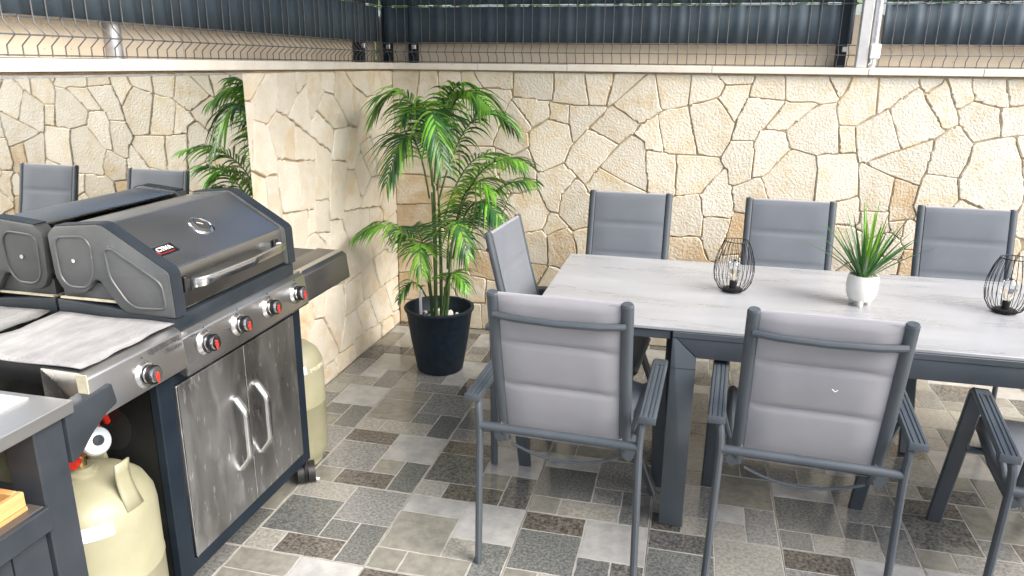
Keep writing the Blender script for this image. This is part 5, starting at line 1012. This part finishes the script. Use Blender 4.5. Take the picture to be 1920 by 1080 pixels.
hb = obj('handle', MB().band(fillet([(.405, -2.487, .985), (.446, -2.480, .992), (.456, -2.43, .995), (.470, -2.262, .997), (.456, -2.094, .995), (.446, -2.044, .992), (.405, -2.037, .985)], .02, 4), (0, 0, 1), filletc([(-.014, -.005), (.014, -.005), (.014, .005), (-.014, .005)], .004, 2)), CHROME, lid)
for hy in (-2.490, -2.034): obj('handle_gasket', MB().box(.401, .409, hy-.013, hy+.013, .962, 1.008, .003), RUB, hb)

# grey felt mat lying on the side burner lid
V = []; nx, ny = 10, 12
for i in range(nx+1):
    for j in range(ny+1):
        a = .052+.36*i/nx+.004*math.sin(j*1.1); b = -2.893+.318*j/ny
        V.append((a, b, .8965+.0016*math.sin(i*.9+j*.6)+.0010*math.sin(j*1.7)+.0008))
mo = obj('felt_mat', MB().add(V, [(i*(ny+1)+j, (i+1)*(ny+1)+j, (i+1)*(ny+1)+j+1, i*(ny+1)+j+1) for i in range(nx) for j in range(ny)]), CLOTH, None, 60, origin=(.22, -2.73, .8965))
md = mo.modifiers.new('thick', 'SOLIDIFY'); md.thickness = .003; md.offset = 1
tag(mo, 'grey felt mat covering the left side shelf of the barbecue', 'mat')

# ---------------------------------------------------------------- gas bottles
def bottle(loc, label, valve, K=1.0, H=1.0):
    x, y = loc; b = thing('gas_bottle', label, 'gas bottle', (x, y, 0), 'cream gas bottles by the barbecue')
    KM = Matrix.Diagonal((K, K, H, 1))
    bo = obj('body', MB().lathe([(.118, .03), (.135, .038), (.1445, .06), (.147, .09), (.147, .285), (.1485, .288), (.1485, .294), (.147, .297), (.147, .44), (.143, .475), (.128, .51), (.10, .536), (.06, .551), (.036, .556), (0, .558)], 48, (x, y, 0), KM), CREAMP, b)
    obj('foot_ring', MB().lathe([(.112, .001), (.121, .001), (.123, .012), (.116, .055), (.112, .055)], 40, (x, y, 0), KM), CREAMP, b)
    obj('neck', MB().lathe([(.036, .556), (.036, .565), (.026, .570), (.026, .578), (0, .578)], 24, (x, y, 0), KM), CREAMP, bo)
    for t0 in ((-2, 118, 238) if valve else ()):
        P = []
        for zz, rr in ((.485, .139), (.52, .126), (.555, .117), (.58, .115), (.610, .118)):
            for k in range(5):
                t = R(t0-10+5*k); P.append((x+K*rr*math.cos(t), y+K*rr*math.sin(t), zz-(.006 if k in (0, 4) and zz > .62 else 0)))
        o = obj('guard_tab', MB().add(P, [(r*5+k, r*5+k+1, (r+1)*5+k+1, (r+1)*5+k) for r in range(4) for k in range(4)]), CREAMP, b, 60)
        md = o.modifiers.new('thick', 'SOLIDIFY'); md.thickness = .006; md.offset = 0
    P = []
    for zz, rr in ((.452, .1475), (.468, .1452), (.486, .1405)):
        for k in range(13):
            t = R(-105+6.5*k); P.append((x+(K*rr+.0008)*math.cos(t), y+(K*rr+.0008)*math.sin(t), zz*H))
    lb = obj('label', MB().add(P, [(r*13+k, r*13+k+1, (r+1)*13+k+1, (r+1)*13+k) for r in range(2) for k in range(12)]), PAPER, bo, 60)
    ln = MB()
    for q, zz in enumerate((.458, .464, .470, .476, .481)):
        rr = .1478 if zz < .466 else (.1459 if zz < .473 else .1438)
        P = [(x+(K*rr+.001)*math.cos(R(t)), y+(K*rr+.001)*math.sin(R(t)), zz*H) for t in range(-100, -40-8*(q % 3), 4)]
        ln.tube(P, .0006, 4)
    obj('small_print', ln, INK, lb)
    if valve:
        obj('valve_body', MB().tube([(x, y, .578), (x, y, .640)], [.016, .012], 14).tube([(x, y, .612), (x+.05, y-.015, .632)], .010, 12), BRASS, b)
        obj('valve_wheel', MB().lathe([(0, .640), (.026, .640), (.029, .645), (.029, .655), (.026, .660), (0, .660)], 14, (x, y, 0)), BRASS, b)
        obj('valve_plug', MB().tube([(x+.005, y-.012, .598), (x+.012, y-.034, .596)], .012, 14), REDP, b)
        A = Vector((.9, -.35, .45)).to_track_quat('Z', 'Y').to_matrix().to_4x4()
        rg = obj('regulator', MB().lathe([(0, -.028), (.014, -.028), (.018, -.012), (.034, -.004), (.037, .004), (.034, .010), (.020, .016), (0, .017)], 28, (x+.070, y-.012, .662), A), GREYM, b)
        obj('regulator_cap', MB().lathe([(.013, .014), (.013, .022), (0, .023)], 20, (x+.070, y-.012, .662), A), ANTHD, rg)
        obj('hose', MB().tube(fillet([(x+.06, y+.005, .668), (x+.02, y+.05, .695), (x-.02, y+.11, .69), (.215, CY0-.002, .62)], .04, 5), .009, 10), REDP, rg)
    else:
        obj('valve_body', MB().tube([(x, y, .577*H), (x, y, .577*H+.03)], [.014, .011], 14), BRASS, b)
        obj('band_marks', MB().lathe([(.1436, .468), (.1456, .462), (.1472, .452)], 48, (x, y, 0), Matrix.Diagonal((K*1.004, K*1.004, H, 1))), mat('worn_print', (.22, .21, .16), (.50, .475, .34), rough=.6, scale=60), bo)
bottle((.262, -2.795), 'cream gas bottle with brass valve and regulator, in front of the barbecue cabinet', True, 1.12)
bottle((.208, -1.712), 'cream gas bottle half hidden beyond the right side of the barbecue', False, 1.0, .92)

# ---------------------------------------------------------------- serving cart at the left edge
ct = thing('serving_cart', 'dark slatted cart with steel top cut by the left edge', 'cart', (.24, -3.45, 0))
obj('top', MB().box(.045, .452, -3.95, -2.968, .832, .862, .002), STEEL, ct)
for yy in (-3.062, -3.93):
    for xx in (.07, .352): obj('post', MB().box(xx, xx+.082, yy, yy+.076, .012, .8315, .003), CARTP, ct)
obj('shelf', MB().box(.075, .43, -3.848, -3.064, .640, .655, .002), BROWN, ct)
obj('shelf_rail', MB().box(.4305, .446, -3.85, -3.064, .600, .656, .003), CARTP, ct)
for k in range(9):
    y1 = -3.066-k*.0885; obj('slat', MB().box(.405, .425, y1-.0845, y1, .05, .598, .003), CARTP, ct)
obj('side_rail', MB().box(.155, .350, -3.03, -3.005, .60, .656, .003), CARTP, ct)
obj('side_rail', MB().box(.155, .350, -3.03, -3.005, .05, .10, .003), CARTP, ct)
obj('bracket', MB().prism(filletc([(-2.984, .8315), (-2.842, .846), (-2.832, .792), (-2.868, .782), (-2.915, .755), (-2.955, .722), (-2.984, .712)], .006, 2), 'x', .395, .440, .002), CARTP, ct)
mp_ = obj('patterned_mat', MB().box(.06, .36, -3.72, -2.99, .8625, .8655, .001), mat('woven_grey_mat', (.42, .43, .44), (.62, .63, .64), rough=.9, scale=40, stretch=(1, 3, 1), bump=.3, bscale=200), None)
pb = MB()
for i in range(14):
    for j in range(11):
        a = .066+.0265*j; b = -3.71+.051*i+(.0255 if j % 2 else 0)
        if b+.046 < -2.995: pb.box(a, a+.0225, b, b+.046, .8656, .8668)
k = obj('weave', pb, WPLAS, mp_, smooth=0); k['kind'] = 'stuff'
tag(mp_, 'pale grey mat with a brick weave lying on the cart top', 'mat')
tr = thing('wooden_tray', 'pale wooden tray on the lower shelf of the cart', 'tray', (.30, -3.24, .6555))
obj('base', MB().box(.17, .41, -3.42, -3.085, .6556, .664), WOOD, tr, smooth=0)
for a in ((.17, .186, -3.42, -3.085), (.394, .41, -3.42, -3.085)): obj('side', MB().box(*a, .6645, .700, .003), WOOD, tr)
for a in ((.1865, .3935, -3.42, -3.404), (.1865, .3935, -3.101, -3.085)): obj('side', MB().box(*a, .6645, .6995, .003), WOOD, tr)
tag(obj('white_container', MB().lathe([(0, .6556), (.05, .6556), (.062, .67), (.07, .74), (.07, .79), (.064, .80), (0, .80)], 32, (.115, -3.14, 0)), WPLAS, None, origin=(.115, -3.14, .6556)), 'white round container at the back of the cart shelf', 'container')
